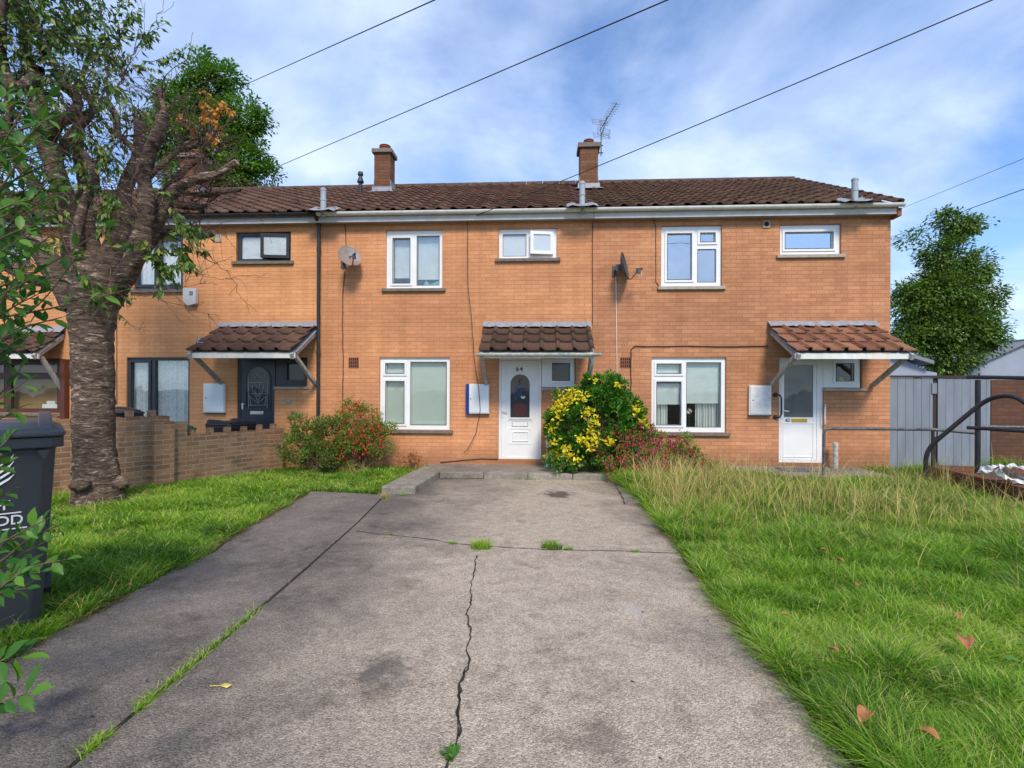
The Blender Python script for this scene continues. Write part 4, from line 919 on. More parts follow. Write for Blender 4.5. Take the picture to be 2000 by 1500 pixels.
cable([(228, 600), (228, 790)], .006, M['cable'], 'thin cable down the wall just right of the cherry trunk')
# aerial
am = thing('tv_aerial', (cb2.x+.08, 2.6, F(1170, 300, 2.6).z), 'television aerial on a bent mast beside the right chimney', 'aerial')
mx_ = F(1174, 300, 2.6); z0 = mx_.z; zt = F(1180, 232, 2.6).z
MB().tube([(mx_.x, 2.6, z0-.05), (mx_.x, 2.6, z0+.45), (mx_.x+.06, 2.6, z0+.62), (mx_.x+.14, 2.6, zt+.05)], .014, 8).build('mast', M['aerial'], am)
MB().beam((mx_.x-.09, 2.6, z0+.02), (mx_.x+.05, 2.6, z0+.02), .03, .02).beam((mx_.x-.09, 2.6, z0+.2), (mx_.x+.05, 2.6, z0+.2), .03, .02).build('bracket', M['black'], am)
el = MB(); bo = Vector((mx_.x+.13, 2.6, zt-.02)); bd = Vector((.22, -.85, .08)).normalized(); sd_ = bd.cross(Vector((0, 0, 1))).normalized(); up_ = sd_.cross(bd)
el.tube([bo-bd*.45, bo+bd*.65], .009, 6)
for k in range(10):
    c = bo+bd*(-.25+k*.095); L_ = .13; el.tube([c-sd_*L_, c+sd_*L_], .004, 5); el.tube([c-up_*.05-sd_*.07, c+up_*.05+sd_*.07], .003, 4)
el.tube([bo-bd*.4-up_*.32, bo-bd*.4+up_*.32], .006, 5); el.build('yagi_elements', M['aerial'], am)
el = MB()
for s_ in (-1, 1):
    c0_ = bo-bd*.4+up_*.12*s_
    for k in range(4): el.tube([c0_+up_*s_*(k*.055)-sd_*.22-bd*k*.02*s_, c0_+up_*s_*(k*.055)+sd_*.22-bd*k*.02*s_], .004, 5)
    for a in (-.2, 0, .2): el.tube([c0_+sd_*a, c0_+sd_*a+up_*s_*.17-bd*.06*s_], .004, 5)
el.tube([bo-bd*.4-up_*.32, bo-bd*.4+up_*.32], .007, 5); el.build('corner_reflector', M['aerial'], am); el = MB(); gr = bo+Vector((-.08, 0, -.32))
for k in range(5): el.tube([gr+Vector((-.16, -.1, k*.05-.1)), gr+Vector((.2, .1, k*.05-.1))], .004, 5)
for a in (-.14, .0, .16): el.tube([gr+Vector((a, a*.6, -.1)), gr+Vector((a, a*.6, .1))], .004, 5)
el.build('reflector_grid', M['aerial'], am)
# alarm box, floodlight, grab rails
q = rect(363, 565, 388, 599); al = thing('alarm_box', (q[0], 0, q[1]), 'pale alarm box on the wall beneath the upper left window of the dark framed house', 'alarm box')
ab = MB(); ab.prism([(q[0], q[1]+.10), (q[0]+.10, q[1]+.0), (q[2], q[1]+.04), (q[2], q[3]), (q[0], q[3])], -.10, -.001); ab.build('cover', M['fascia'], al, bevel=.01)
vt = MB()
for k in range(5): vt.box((q[2]-.13, -.104, q[3]-.07-k*.018), (q[2]-.05, -.1005, q[3]-.062-k*.018))
vt.build('vent_slots', M['black'], al)
q = F(394, 667, -.12); fl_ = thing('floodlight', (q.x, 0, q.z-.08), 'small black security floodlight beside the left canopy', 'floodlight')
rt_ = Matrix.Rotation(R(-18), 3, 'X'); MB().box(q-Vector((.095, .03, .06)), q+Vector((.095, .03, .07)), rt_, q).build('housing', M['black'], fl_, bevel=.008)
MB().box(q+Vector((-.07, -.036, -.04)), q+Vector((.07, -.0305, .05)), rt_, q).build('lens', M['frost'], fl_)
MB().beam(q, (q.x, -.001, q.z-.06), .04, .03).build('bracket', M['black'], fl_)
a = F(1515, 771, -.02); b = F(1514, 815, -.02); gb = thing('grab_rail', (a.x, 0, b.z), 'black grab rail fixed left of the half glazed door', 'grab rail', 'grab rails by the half glazed door')
MB().tube([(a.x, -.02, a.z), (a.x+.05, -.07, a.z), (a.x+.08, -.08, a.z-.06), (a.x+.08, -.08, b.z+.06), (a.x+.05, -.07, b.z), (a.x, -.02, b.z)], .016, 10).build('rail', M['railing'], gb)
for z in (a.z, b.z): MB().lathe([(.045, 0), (.045, .012), (.025, .03)], (a.x, -.001, z), 14, Vector((0, -1, 0))).build('mounting_plate', M['railing'], gb)
a = F(1612, 790, -.02); b = F(1612, 830, -.02); gb = thing('grab_rail', (a.x, 0, b.z), 'slim white grab rail fixed right of the half glazed door', 'grab rail', 'grab rails by the half glazed door')
MB().tube([(a.x, -.012, a.z), (a.x-.02, -.06, a.z-.03), (a.x-.035, -.075, a.z-.12), (a.x-.035, -.075, b.z+.12), (a.x-.02, -.06, b.z+.03), (a.x, -.012, b.z)], .012, 8).build('rail', M['upvc'], gb)

# overhead wires
def wire(a, b, sag, label, r_=.011):
    k = 24; pts = [a.lerp(b, i/k)+Vector((0, 0, -sag*4*(i/k)*(1-i/k))) for i in range(k+1)]
    return tag(MB().tube(pts, r_, 5).build('overhead_wire', M['cable']), label, 'overhead wire', 'telephone wires across the sky')
wire(F(913, 428, -.02), P(2120, -78, 5.0), .03, 'wire running from the middle house eaves past the right chimney to the top right', .007)
wire(P(340, 412, 42), P(1420, -50, 9), .0, 'wire crossing the sky just left of the left chimney towards the top middle', .014)
wire(P(330, 232, 42), P(960, -50, 9), .0, 'leftmost wire in the sky, above the round tree crown', .013)
wire(P(1700, 478, 24), P(2150, 315, 10), .0, 'lower wire passing over the tree right of the house', .011)
wire(P(1720, 424, 24), P(2150, 248, 10), .0, 'upper faint wire leaving the right end of the roof', .007)

# ------------------------------------------------------------------ wheelie bins
def make_bin(label, body_m, lid_m, marks=True):
    root = thing('wheelie_bin', (0, 0, 0), label, 'wheelie bin', 'wheelie bins')
    def loop(z, w_, y0, y1, r_=.045):
        return [(-w_+r_, y0, z), (w_-r_, y0, z), (w_, y0+r_, z), (w_, y1-r_, z), (w_-r_, y1, z), (-w_+r_, y1, z), (-w_, y1-r_, z), (-w_, y0+r_, z)]
    lv = [loop(.03, .215, -.27, .22), loop(.05, .222, -.28, .23), loop(.55, .255, -.32, .28), loop(.93, .275, -.35, .32), loop(.935, .305, -.38, .35), loop(.985, .305, -.38, .35)]
    mb = MB(); V = [p for l in lv for p in l]; mb.add(V, [(i*8+j, i*8+(j+1) % 8, (i+1)*8+(j+1) % 8, (i+1)*8+j) for i in range(5) for j in range(8)]+[tuple(range(7, -1, -1))])
    body = mb.build('body', body_m, root, bevel=.006)
    rb = MB()
    for s_ in (-1, 1):
        rb.beam((s_*.15, -.275, .08), (s_*.19, -.342, .9), .018, .012, Vector((0, 1, 0)))
        rb.prism([(s_*.23-.025, .925), (s_*.23+.025, .925), (s_*.23, .875)], -.375, -.352)
    rb.build('rib', body_m, body)
    lid = MB(); l0 = loop(.99, .312, -.395, .36); l1 = loop(1.015, .312, -.395, .36); l2 = loop(1.03, .28, -.36, .33); l3 = loop(1.055, .22, -.22, .30); V = l0+l1+l2+l3
    lid.add(V, [(i*8+j, i*8+(j+1) % 8, (i+1)*8+(j+1) % 8, (i+1)*8+j) for i in range(3) for j in range(8)]+[tuple(range(24, 32)), tuple(range(7, -1, -1))])
    ld_ = lid.build('lid', lid_m, root, bevel=.008)
    hn = MB()
    for s_ in (-1, 1):
        pr = [(.06, 1.03), (.075, 1.075), (.0, 1.085), (-.2, 1.07), (-.32, 1.035)]
        V = [(s_*.235-.028, y, z) for y, z in ((-.36, 1.02), (-.33, 1.05), (-.05, 1.085), (.25, 1.095), (.33, 1.07), (.33, 1.0), (-.36, 1.0))]; V2 = [(s_*.235+.028, v[1], v[2]) for v in V]; n = 7
        hn.add(V+V2, [tuple(range(n)), tuple(range(2*n-1, n-1, -1))]+[(i, i+n, (i+1) % n+n, (i+1) % n) for i in range(n)])
    hn.tube([(-.2, .39, 1.0), (.2, .39, 1.0)], .016, 8); hn.build('lid_ridge', lid_m, ld_, bevel=.012)
    for s_ in (-1, 1):
        wh = MB().lathe([(.02, -.025), (.1, -.025), (.1, .025), (.02, .025)], (s_*.24, .25, .1), 18, Vector((1, 0, 0))).build('wheel', M['black'], root)
    if marks:
        def zf(z): return -.35+(.93-z)*.0789                  # y of the front face at height z (upper part)
        ang = R(90)-math.atan(.0789)
        t1 = text('CARDIFF', .064, (-.012, zf(.665)-.004, .665), M['print'], body, rot=(R(90)+.079*1, 0, 0), off=.008)
        t2 = text('CAERDYDD', .064, (-.012, zf(.59)-.004, .59), M['print'], body, rot=(R(90)+.079*1, 0, 0), off=.008)
        lg = MB()
        def strip(pts, w_):
            n = len(pts); V = []
            for i, (x, z) in enumerate(pts):
                k = w_*math.sin(math.pi*min(1, (i+.35)/(n-.3))); V += [(x, zf(z)-.006, z-k/2), (x, zf(z)-.006, z+k/2)]
            lg.add(V, [(2*i, 2*i+2, 2*i+3, 2*i+1) for i in range(n-1)])
        for k in range(4):
            strip([(-.06+.012*k, .80-.028*k+.03), (.0, .785-.026*k+.03), (.06, .81-.027*k+.03), (.11, .855-.03*k+.03), (.125, .88-.032*k+.03)], .014)
        strip([(-.17, .627), (.15, .627), (.151, .627)], .006); strip([(-.19, .55), (.17, .55), (.171, .55)], .006)
        for cx_, hh in ((-.09, .05), (-.03, .06), (.03, .055)):
            lg.add([(cx_+.022*math.cos(a)*s_, zf(.72)-.006, .725+hh*.55*math.sin(a)*s_) for s_ in (1, .62) for a in np.linspace(math.pi, 2*math.pi+.6, 9)], [(i, i+1, i+10, i+9) for i in range(8)])
        lg.build('emblem', M['print'], body)
    return root
def copy_tree(o, parent=None):
    c = o.copy(); COL.objects.link(c); c.parent = parent
    for ch in list(o.children): copy_tree(ch, c)
    return c
WA = F(556, 900, -.22); WB = G(292, 951); WD = Vector((WA.x-WB.x, WA.y-WB.y, 0)).normalized(); WN = Vector((-WD.y, WD.x, 0))
def WP(x, off):
    o, d = ray(x, 850); t = ((WB.x-o.x)*WN.x+(WB.y-o.y)*WN.y)/(d.x*WN.x+d.y*WN.y); return o+d*t+WN*off
bn = make_bin('dark grey wheelie bin with white printed lettering in the left foreground', M['bin'], M['binlid'])
bb_ = G(10, 1205); bs_ = 1.14; ba_ = R(46); cr_ = G(76, 1229); lc_ = Matrix.Rotation(ba_, 3, 'Z')@Vector((.215*bs_, -.27*bs_, 0)); BINP = Vector((cr_.x-lc_.x, cr_.y-lc_.y, gz(cr_.y)-.02)); bn.scale = (bs_,)*3; bn.rotation_euler = (0, 0, ba_); bn.location = BINP
b2 = make_bin('black wheelie bin, its lid just above the wall before the navy door', M['binblack'], M['binblack'], False)
p = WP(483, .47); q = WP(483, .2); b2.location = (p.x, p.y, F(483, 823, q.y).z-1.06); b2.rotation_euler = (0, 0, math.atan2(WD.y, WD.x))
b3 = make_bin('green lidded wheelie bin peeping over the garden wall', M['binblack'], M['bingreen'], False)
p = WP(366, .60); q = WP(380, .3); b3.location = (p.x, p.y, F(382, 832, q.y).z-1.06); b3.rotation_euler = (0, 0, math.atan2(WD.y, WD.x))
b4 = make_bin('black wheelie bin behind the taller section of the garden wall', M['binblack'], M['binblack'], False)
p = WP(250, .50); q = WP(250, .3); b4.location = (p.x, p.y, F(250, 800, q.y).z-1.06); b4.rotation_euler = (0, 0, math.atan2(WD.y, WD.x))

# ------------------------------------------------------------------ garden wall (oblique)
A = WA; B = WB
dv = (A-B); dv.z = 0; LW = dv.length; ang = math.atan2(dv.y, dv.x); 
EXT = 2.9
gw_ = thing('garden_wall', (0, 0, 0), 'low brick garden wall with castellated top between the tree and the bushes', 'wall')
hs_ = F(470, 830); 
def brick_run(x0, x1, h, y0=0, y1=.12, merl=True):
    m1 = MB().box((x0, y0, -.1), (x1, y1, h)); c = MB()
    if merl:
        x = x0+.06; k = 0
        while x+.16 < x1: c.box((x, y0+.004, h+.0), (x+.075, y1-.004, h+.10+random.uniform(-.008, .01))); c.box((x+.085, y0+.004, h), (x+.24, y1-.004, h+.012)) ; x += .32
    return m1, c
wm = MB(); cm = MB()
for x0, x1, h in ((-EXT, -1.0, 1.14), (-1.0, .30, 1.14), (.30, .58, 1.04), (.58, LW, .80)):
    m1, c = brick_run(x0+.001, x1-.001, h, merl=(h != 1.04)); wm.add(m1.v, m1.f); cm.add(c.v, c.f)
wm.build('wall_panel', M['brickgw'], gw_); cm.build('castellation', M['brickgw'], gw_)
for xx, h in ((.0, 1.06), (2.05, .66), (-2.1, 1.1)):
    pr = MB().box((xx, -.13, -.1), (xx+.30, -.001, h)).box((xx, .121, -.1), (xx+.30, .2, h)).build('pier', M['brickgw'], gw_)
gw_.location = (B.x, B.y, 0); gw_.rotation_euler = (0, 0, ang)

# ------------------------------------------------------------------ right side: fence, shed wall, far buildings, railings, planter
fx0 = XP[4]+.01; fp = thing('fence', (fx0, 0, 0), 'grey painted board fence at the right end of the houses', 'fence')
ft = F(1800, 738, .02).z
f1 = F(1822, 800, .02).x; f2 = F(1832, 800, .02).x; f3 = F(1935, 800, .02).x
def boards(x0, x1, topf):
    mb = MB(); x = x0
    while x < x1-.02:
        w_ = min(.145, x1-x); mb.box((x, .02+random.uniform(0, .006), .02), (x+w_-.004, .04, topf(x)+random.uniform(-.008, .004))); x += .147
    return mb
boards(fx0, f1, lambda x: ft).build('fence_panel', M['fencegrey'], fp); boards(f2, f3, lambda x: ft-.0).build('fence_panel', M['fencegrey'], fp)
MB().box((fx0, .0, ft+.002), (f3, .06, ft+.045)).build('top_rail', M['fencebrown'], fp); MB().box((f1-.0, .05, 0), (f2+.02, .12, ft)).build('post', M['fencebrown'], fp)
MB().box((f1-.03, .0, ft-.3), (f1+.06, .018, ft-.1)).build('batten', M['fencegrey'], fp); MB().box((f1-.02, .0, ft-1.12), (f1+.05, .018, ft-1.0)).build('batten', M['fencegrey'], fp)
sx = F(1936, 800, .3).x; MB_ = MB().box((sx, .3, -.05), (sx+3.2, .5, F(1960, 742, .3).z)); tag(MB_.build('brick_boundary_wall', M['brickshed']), 'dark brown brick wall behind the handrails at the right edge', 'wall')
tag(MB().box((f3+.01, .06, 0), (sx+1.8, .09, F(1960, 731, .1).z)).build('shed_wall_strip', M['fencegrey']), 'narrow grey board beside the dark brick wall', 'board') if False else None
# far grey outbuildings
ob1 = thing('outbuilding', P(1940, 765, 24), 'pale grey rendered outbuilding with sloping roof at the right edge', 'outbuilding')
Pq = [P(1868, 728, 24), P(1996, 667, 24), P(2080, 700, 24), P(2080, 790, 24), P(1868, 790, 24)]
yv = 24-CAM_D; pl = [(F(x, y, yv).x, F(x, y, yv).z) for x, y in ((1868, 730), (2000, 670), (2090, 705), (2090, 770), (1868, 770))]; pl[3] = (pl[3][0], 0); pl[4] = (pl[4][0], 0)
MB().prism(pl, yv, yv+8).build('wall', M['render'], ob1)
rf = MB(); a, b, c = [Vector((q[0], 0, q[1])) for q in pl[:3]]
for s_, e_ in ((a, b), (b, c)):
    d = (e_-s_).normalized(); n_ = Vector((-d.z, 0, d.x)); q = [s_-d*.15, e_+d*.02, e_+d*.02+n_*.12, s_-d*.15+n_*.12]; rf.prism([(v.x, v.z) for v in q], yv-.2, yv+8.2)
rf.build('roof', M['slate'], ob1)
ob2 = thing('outbuilding', P(1790, 765, 22), 'low grey outbuilding seen under the right canopy behind the fence', 'outbuilding')
yv = 19-CAM_D; pl = [(F(x, y, yv).x, F(x, y, yv).z) for x, y in ((1700, 700), (1745, 692), (1808, 724), (1830, 728))]; pl += [(pl[3][0], 0), (pl[0][0], 0)]
MB().prism(pl, yv, yv+5).build('wall', M['render'], ob2)
q = [(F(x, y, yv).x, F(x, y, yv).z) for x, y in ((1740, 680), (1762, 690), (1812, 705), (1812, 712), (1762, 697), (1740, 690))]; MB().prism(q, yv-.3, yv+5.2).build('roof', M['slate'], ob2)
# planter
pA = G(1803, 937, .03); pB = G(2060, 1012, .03); pl_ = thing('brick_planter', (pA.x, pA.y, gz(pA.y)), 'low red brown brick planter under the black handrail', 'planter')
dv = pB-pA; dv.z = 0; dv.normalize(); nv = Vector((-dv.y, dv.x, 0)); nv = nv if nv.x > 0 else -nv
PH = .30
def wall_run(a, b, t_, h, z0=-.05):
    d = (b-a); d.z = 0; d.normalize(); n_ = Vector((-d.y, d.x, 0)); mb = MB(); c = [a, b, b+n_*t_, a+n_*t_]
    V = [(p.x, p.y, z0) for p in c]+[(p.x, p.y, gz(p.y)+h) for p in c]; mb.add(V, [(3, 2, 1, 0), (4, 5, 6, 7), (0, 1, 5, 4), (1, 2, 6, 5), (2, 3, 7, 6), (3, 0, 4, 7)]); return mb
w1 = wall_run(pA, pB, .2, PH); w1.build('front_wall', M['brickpl'], pl_)
pC = pA+nv*1.9; w2 = wall_run(pA+nv*.202, pC, .2, PH) if False else wall_run(pC-dv*.0, pA+nv*.202, .2, PH); w2.build('side_wall', M['brickpl'], pl_)
V = [pA+nv*.15+dv*.1, pB+nv*.15, pB+nv*1.6, pC]; MB().poly([(p.x, p.y, gz(p.y)+PH-.08) for p in V]).build('planter_soil', M['soil'], pl_)
# railings
def pipe(pts, r_=.038, n=12, k=5, rb=.16):       # rounded bends
    pts = [Vector(p) for p in pts]; out = [pts[0]]
    for i in range(1, len(pts)-1):
        a = (pts[i-1]-pts[i]); b = (pts[i+1]-pts[i]); r1 = min(rb, a.length*.45); r2 = min(rb, b.length*.45); a.normalize(); b.normalize(); s_ = pts[i]+a*r1; e_ = pts[i]+b*r2
        for j in range(k+1):
            t = j/k; out.append(s_*(1-t)**2+pts[i]*2*t*(1-t)+e_*t*t)
    out.append(pts[-1]); return MB().tube(out, r_, n)
r1 = thing('door_railing', (0, 0, 0), 'thin grey black railing running from the half glazed door towards the fence', 'railing'); 
ps = F(1609, 925, -1.05); pt = F(1609, 837, -1.05); pe = F(1822, 837, -1.05); pz = F(1910, 846, -1.3)
r1.location = (ps.x, -1.05, 0)
pipe([(pt.x, -1.05, 0), (pt.x, -1.05, pt.z), (pe.x, -1.05, pt.z), (pz.x, -1.3, pz.z)], .026, rb=.1).build('rail', M['railpale'], r1)
MB().tube([(pe.x, -1.05, 0), (pe.x, -1.05, pt.z)], .026, 10).build('post', M['railing'], r1)
dh = 7.7
h0 = P(1808, 930, dh); h1 = P(1808, 878, dh); h2 = P(1928, 778, 7.2); h3 = P(1975, 771, 6.9); h4 = P(2010, 790, 6.7); h5 = P(2060, 850, 6.5)
r2 = thing('ramp_handrail', (h0.x, h0.y, 0), 'thick black handrail sloping up from the brick planter corner', 'handrail')
pipe([h0, h1, h2, h3, h4, h5], .031, rb=.22).build('rail', M['railing'], r2)
e5 = h5.copy(); MB().tube([e5, (e5.x+.1, e5.y, 0)], .031, 10).build('post', M['railing'], r2)
dq = 7.9
r3 = thing('ramp_guard_rail', (P(1910, 900, dq).x, P(1910, 900, dq).y, 0), 'tall black guard rail with upper and middle bars at the right edge', 'railing')
a = P(1910, 742, dq); MB().tube([(a.x, a.y, 0), (a.x, a.y, a.z)], .036, 12).build('post', M['railing'], r3)
s_ = P(1889, 736, dq); e_ = P(2080, 740, 7.0); MB().tube([s_, e_], .030, 12).build('upper_rail', M['railing'], r3)
s_ = P(1889, 835, dq); e_ = P(2080, 847, 7.0); MB().tube([s_, e_], .028, 12).build('middle_rail', M['railing'], r3)
s_ = P(1912, 833, 8.6); e_ = P(2080, 836, 8.2); MB().tube([s_, e_], .025, 10).build('rear_rail', M['railpale'], r3)
e_ = P(2080, 740, 7.0); MB().tube([(e_.x, e_.y, 0), e_], .036, 10).build('post', M['railing'], r3)
# torn plastic sheeting in the planter
def ribbon3(mb, pts, w_, n=3):
    V = []; m_ = len(pts)
    for i, p in enumerate(pts):
        for j in range(n): V.append(Vector(p)+Vector((random.uniform(-.02, .02), (j-(n-1)/2)*w_/n*1.6, random.uniform(-.03, .03)+.02*math.sin(i*1.7+j))))
    mb.add(V, [(i*n+j, (i+1)*n+j, (i+1)*n+j+1, i*n+j+1) for i in range(m_-1) for j in range(n-1)])
pg = MB(); zt = .34
b0 = [P(x, y, 7.0) for x, y in ((1918, 922), (1935, 912), (1955, 912), (1975, 925), (1995, 936), (2030, 945))]
b1 = [P(x, y, 6.9) for x, y in ((1950, 915), (1975, 910), (2000, 914), (2030, 918))]
b2_ = [P(x, y, 6.8) for x, y in ((1945, 918), (1960, 932), (1990, 942), (2020, 946))]
for bq, w_ in ((b0, .16), (b1, .12), (b2_, .10)): 
    qq = [bq[i].lerp(bq[i+1], k/4) for i in range(len(bq)-1) for k in range(4)]; ribbon3(pg, qq, w_, 5)
tag(pg.build('torn_plastic_sheet', M['plasticbag']), 'crumpled torn white plastic sheet lying in the brick planter', 'plastic sheet')
# little posts by the doors
def stub(x, ytop, ybot, r_, Y, label, m):
    a = F(x, ytop, Y); b = F(x, ybot, Y); o = MB().lathe([(r_, 0), (r_*1.02, (a.z-b.z)*.5), (r_, (a.z-b.z)*.85), (r_*1.15, (a.z-b.z)*.87), (r_*1.15, (a.z-b.z)*.97), (r_*.7, a.z-b.z)], (b.x, Y, b.z), 12).build('pipe_stub', m); return tag(o, label, 'pipe')
stub(1070, 858, 916, .036, -.25, 'white pipe stub standing right of door 64 beside the shrub', M['upvcold'])
stub(1631.5, 864, 916, .045, -.2, 'rusty white pipe stub right of the half glazed door', pm('rusted_white_pipe', (.6, .57, .52), .7, (.12, .07, .04), .9, 14))
dmat = F(1560, 908, -.3); tag(MB().box((dmat.x-.42, -.75, .142), (dmat.x+.25, -.25, .155)).build('doormat', pm('grey_mat', (.12, .12, .13), .9, (.06, .06, .06), .5, 30)), 'grey doormat in front of the half glazed door', 'doormat')

# ================================================================== plants
def clump_cloud(lobes, n_cl, per, cr, flat=.8, shell=.55):
    """lobes: (centre, radii); returns leaf positions, outward axes, clump ids"""
    vol = np.array([l[1][0]*l[1][1]*l[1][2] for l in lobes])**.75; pick = RNG.choice(len(lobes), n_cl, p=vol/vol.sum())
    C = np.array([l[0] for l in lobes], float)[pick]; Rr = np.array([l[1] for l in lobes], float)[pick]
    u = rdir(n_cl); rr = (shell+(1-shell)*RNG.random(n_cl)**.7)*(1+RNG.normal(0, .07, n_cl)); cc = C+u*Rr*rr[:, None]
    cs = cr*RNG.uniform(.6, 1.35, n_cl)
    off = rdir(n_cl*per).reshape(n_cl, per, 3)*(RNG.random((n_cl, per, 1))**.5)*cs[:, None, None]; off[:, :, 2] *= flat
    pos = cc[:, None, :]+off; out = unit(u[:, None, :]*.7+off/cs[:, None, None]+RNG.normal(0, .35, off.shape))
    cid = np.repeat(np.arange(n_cl), per)
    return pos.reshape(-1, 3), out.reshape(-1, 3), cid, cc
M['leaf_bg'] = leaf_mat('tree_leaf_green', (.06, .14, .014), (.11, .25, .022), (.18, .36, .035), rough=.5, trans=.3)
M['leaf_bg2'] = leaf_mat('tree_leaf_dark_green', (.065, .12, .018), (.11, .20, .025), (.18, .30, .04), rough=.5, trans=.28)
def bg_tree(label, base, lobes, m, n_cl, per, ls, trunk_r, seed=0):
    root = thing('broadleaf_tree', base, label, 'tree')
    pos, out, cid, cc = clump_cloud(lobes, n_cl, per, .50, .7, .45)
    tint = np.clip(RNG.uniform(.2, .8, n_cl)[cid]*.6+RNG.uniform(0, .5, len(pos)), 0, 1)
    ax = unit(out+np.array([0, 0, -.35])); nr = unit(rdir(len(pos))*.6+np.array([0, 0, .9]))
    inst('crown', LEAF_V, LEAF_F, pos, ax, nr, RNG.uniform(.7, 1.25, len(pos))*ls, tint, m, root)
    mb = MB(); b = Vector(base); top = Vector(max(lobes, key=lambda l: l[0][2])[0]); mid = b.lerp(top, .35); mid.x = b.x*.8+top.x*.2
    mb.tube([b, b.lerp(mid, .5), mid, mid.lerp(top, .5), top], [trunk_r*1.25, trunk_r, trunk_r*.8, trunk_r*.45, trunk_r*.12], 9)
    for i in range(0, n_cl, max(1, n_cl//70)):
        e = Vector(cc[i]); t = random.uniform(.15, .85); s_ = mid.lerp(top, t)
        if e.z < s_.z-1: s_ = mid
        m_ = s_.lerp(e, .5)+Vector((0, 0, .25)); mb.tube([s_, m_, e], [trunk_r*.30*(1-t*.6), trunk_r*.14, .015], 5, cap=False)
    mb.build('trunk', M['bark_bg'], root); return root
def lobe(x, y, rx, ry, dep):
    if dep < 24: rx *= .80; ry *= .88; x = 1850+(x-1850)*.95
    else: rx *= .85; ry *= .9                    # lobe traced at a distance
    c = P(x, y, dep); k = dep/FPX; return (tuple(c), (rx*k, (rx+ry)*.45*k, ry*k))
DA = 25
bg_tree('broad green tree rising behind the roof at the left', tuple(Vector((P(430, 300, DA).x, P(430, 300, DA).y, 0))),
    [lobe(395, 170, 55, 50, DA), lobe(390, 125, 22, 28, DA), lobe(445, 150, 26, 26, DA), lobe(470, 230, 50, 50, DA), lobe(505, 235, 26, 16, DA), lobe(400, 270, 90, 70, DA), lobe(475, 310, 55, 50, DA), lobe(520, 345, 26, 28, DA), lobe(350, 200, 50, 45, DA), lobe(320, 260, 50, 60, DA), lobe(400, 360, 110, 45, DA)], M['leaf_bg'], 620, 75, .17, .35)
DB = 22
bg_tree('tall green tree behind the grey fence right of the houses', tuple(Vector((P(1850, 700, DB).x, P(1850, 700, DB).y, 0))),
    [lobe(1865, 440, 34, 30, DB), lobe(1845, 415, 14, 12, DB), lobe(1905, 440, 22, 13, DB), lobe(1785, 470, 26, 14, DB), lobe(1850, 500, 55, 45, DB), lobe(1910, 520, 34, 34, DB), lobe(1840, 570, 85, 50, DB), lobe(1920, 590, 46, 40, DB), lobe(1780, 590, 45, 45, DB), lobe(1850, 640, 95, 50, DB), lobe(1770, 660, 38, 34, DB), lobe(1925, 655, 36, 32, DB), lobe(1850, 700, 65, 34, DB)], M['leaf_bg2'], 640, 62, .15, .22)

# ---- the pollarded cherry tree
def bark_mat():
    m, t, b, _ = mk('cherry_bark'); o = oc(t)
    mp = nd(t, 'ShaderNodeMapping', {'Vector': o}); mp.inputs['Scale'].default_value = (3.6, 3.6, 13)
    n = noise(t, mp.outputs[0], 2.0, 7, .68, 1.0); col = ramp(t, n, (.32, (.03, .024, .02)), (.46, (.12, .085, .062)), (.57, (.23, .165, .12)), (.64, (.55, .46, .38)))
    big = ramp(t, noise(t, o, 1.7, 5, .6), (.35, (.55, .5, .5)), (.65, (1.25, 1.2, 1.15))); col = mix(t, 1, col, big, 'MULTIPLY')
    pl = nd(t, 'ShaderNodeTexVoronoi', {'Vector': mp.outputs[0], 'Scale': 3.2, 'Randomness': 1.0}, feature='DISTANCE_TO_EDGE').outputs['Distance']; pr_ = ramp(t, pl, (.0, (.45, .42, .40)), (.10, (1, 1, 1))); col = mix(t, .7, col, pr_, 'MULTIPLY')
    ms = ramp(t, noise(t, o, 5, 6, .7), (.60, (0, 0, 0)), (.72, (1, 1, 1))); col = mix(t, math_(t, 'MULTIPLY', ms, .35), col, (.10, .11, .035))
    t.links.new(col, b.inputs['Base Color']); b.inputs['Roughness'].default_value = .8; b.inputs['Specular IOR Level'].default_value = .3
    bump(t, b, math_(t, 'ADD', n, math_(t, 'MULTIPLY', noise(t, o, 45, 4), .35)), .05, .9); return m
M['bark'] = bark_mat(); M['cutwood'] = pm('weathered_cut_wood', (.30, .21, .15), .85, (.12, .09, .07), .8, 25, bmp=.01)
CD = 6.6; RK = .78
def CP(x, y, d=0): return P(x, y, CD+d)
tg = G(192, 992); ct = thing('cherry_tree', (CP(192, 980).x, CP(192, 980).y, gz(CP(192, 980).y)), 'gnarled pollarded cherry tree with thick ringed trunk on the left lawn', 'tree')
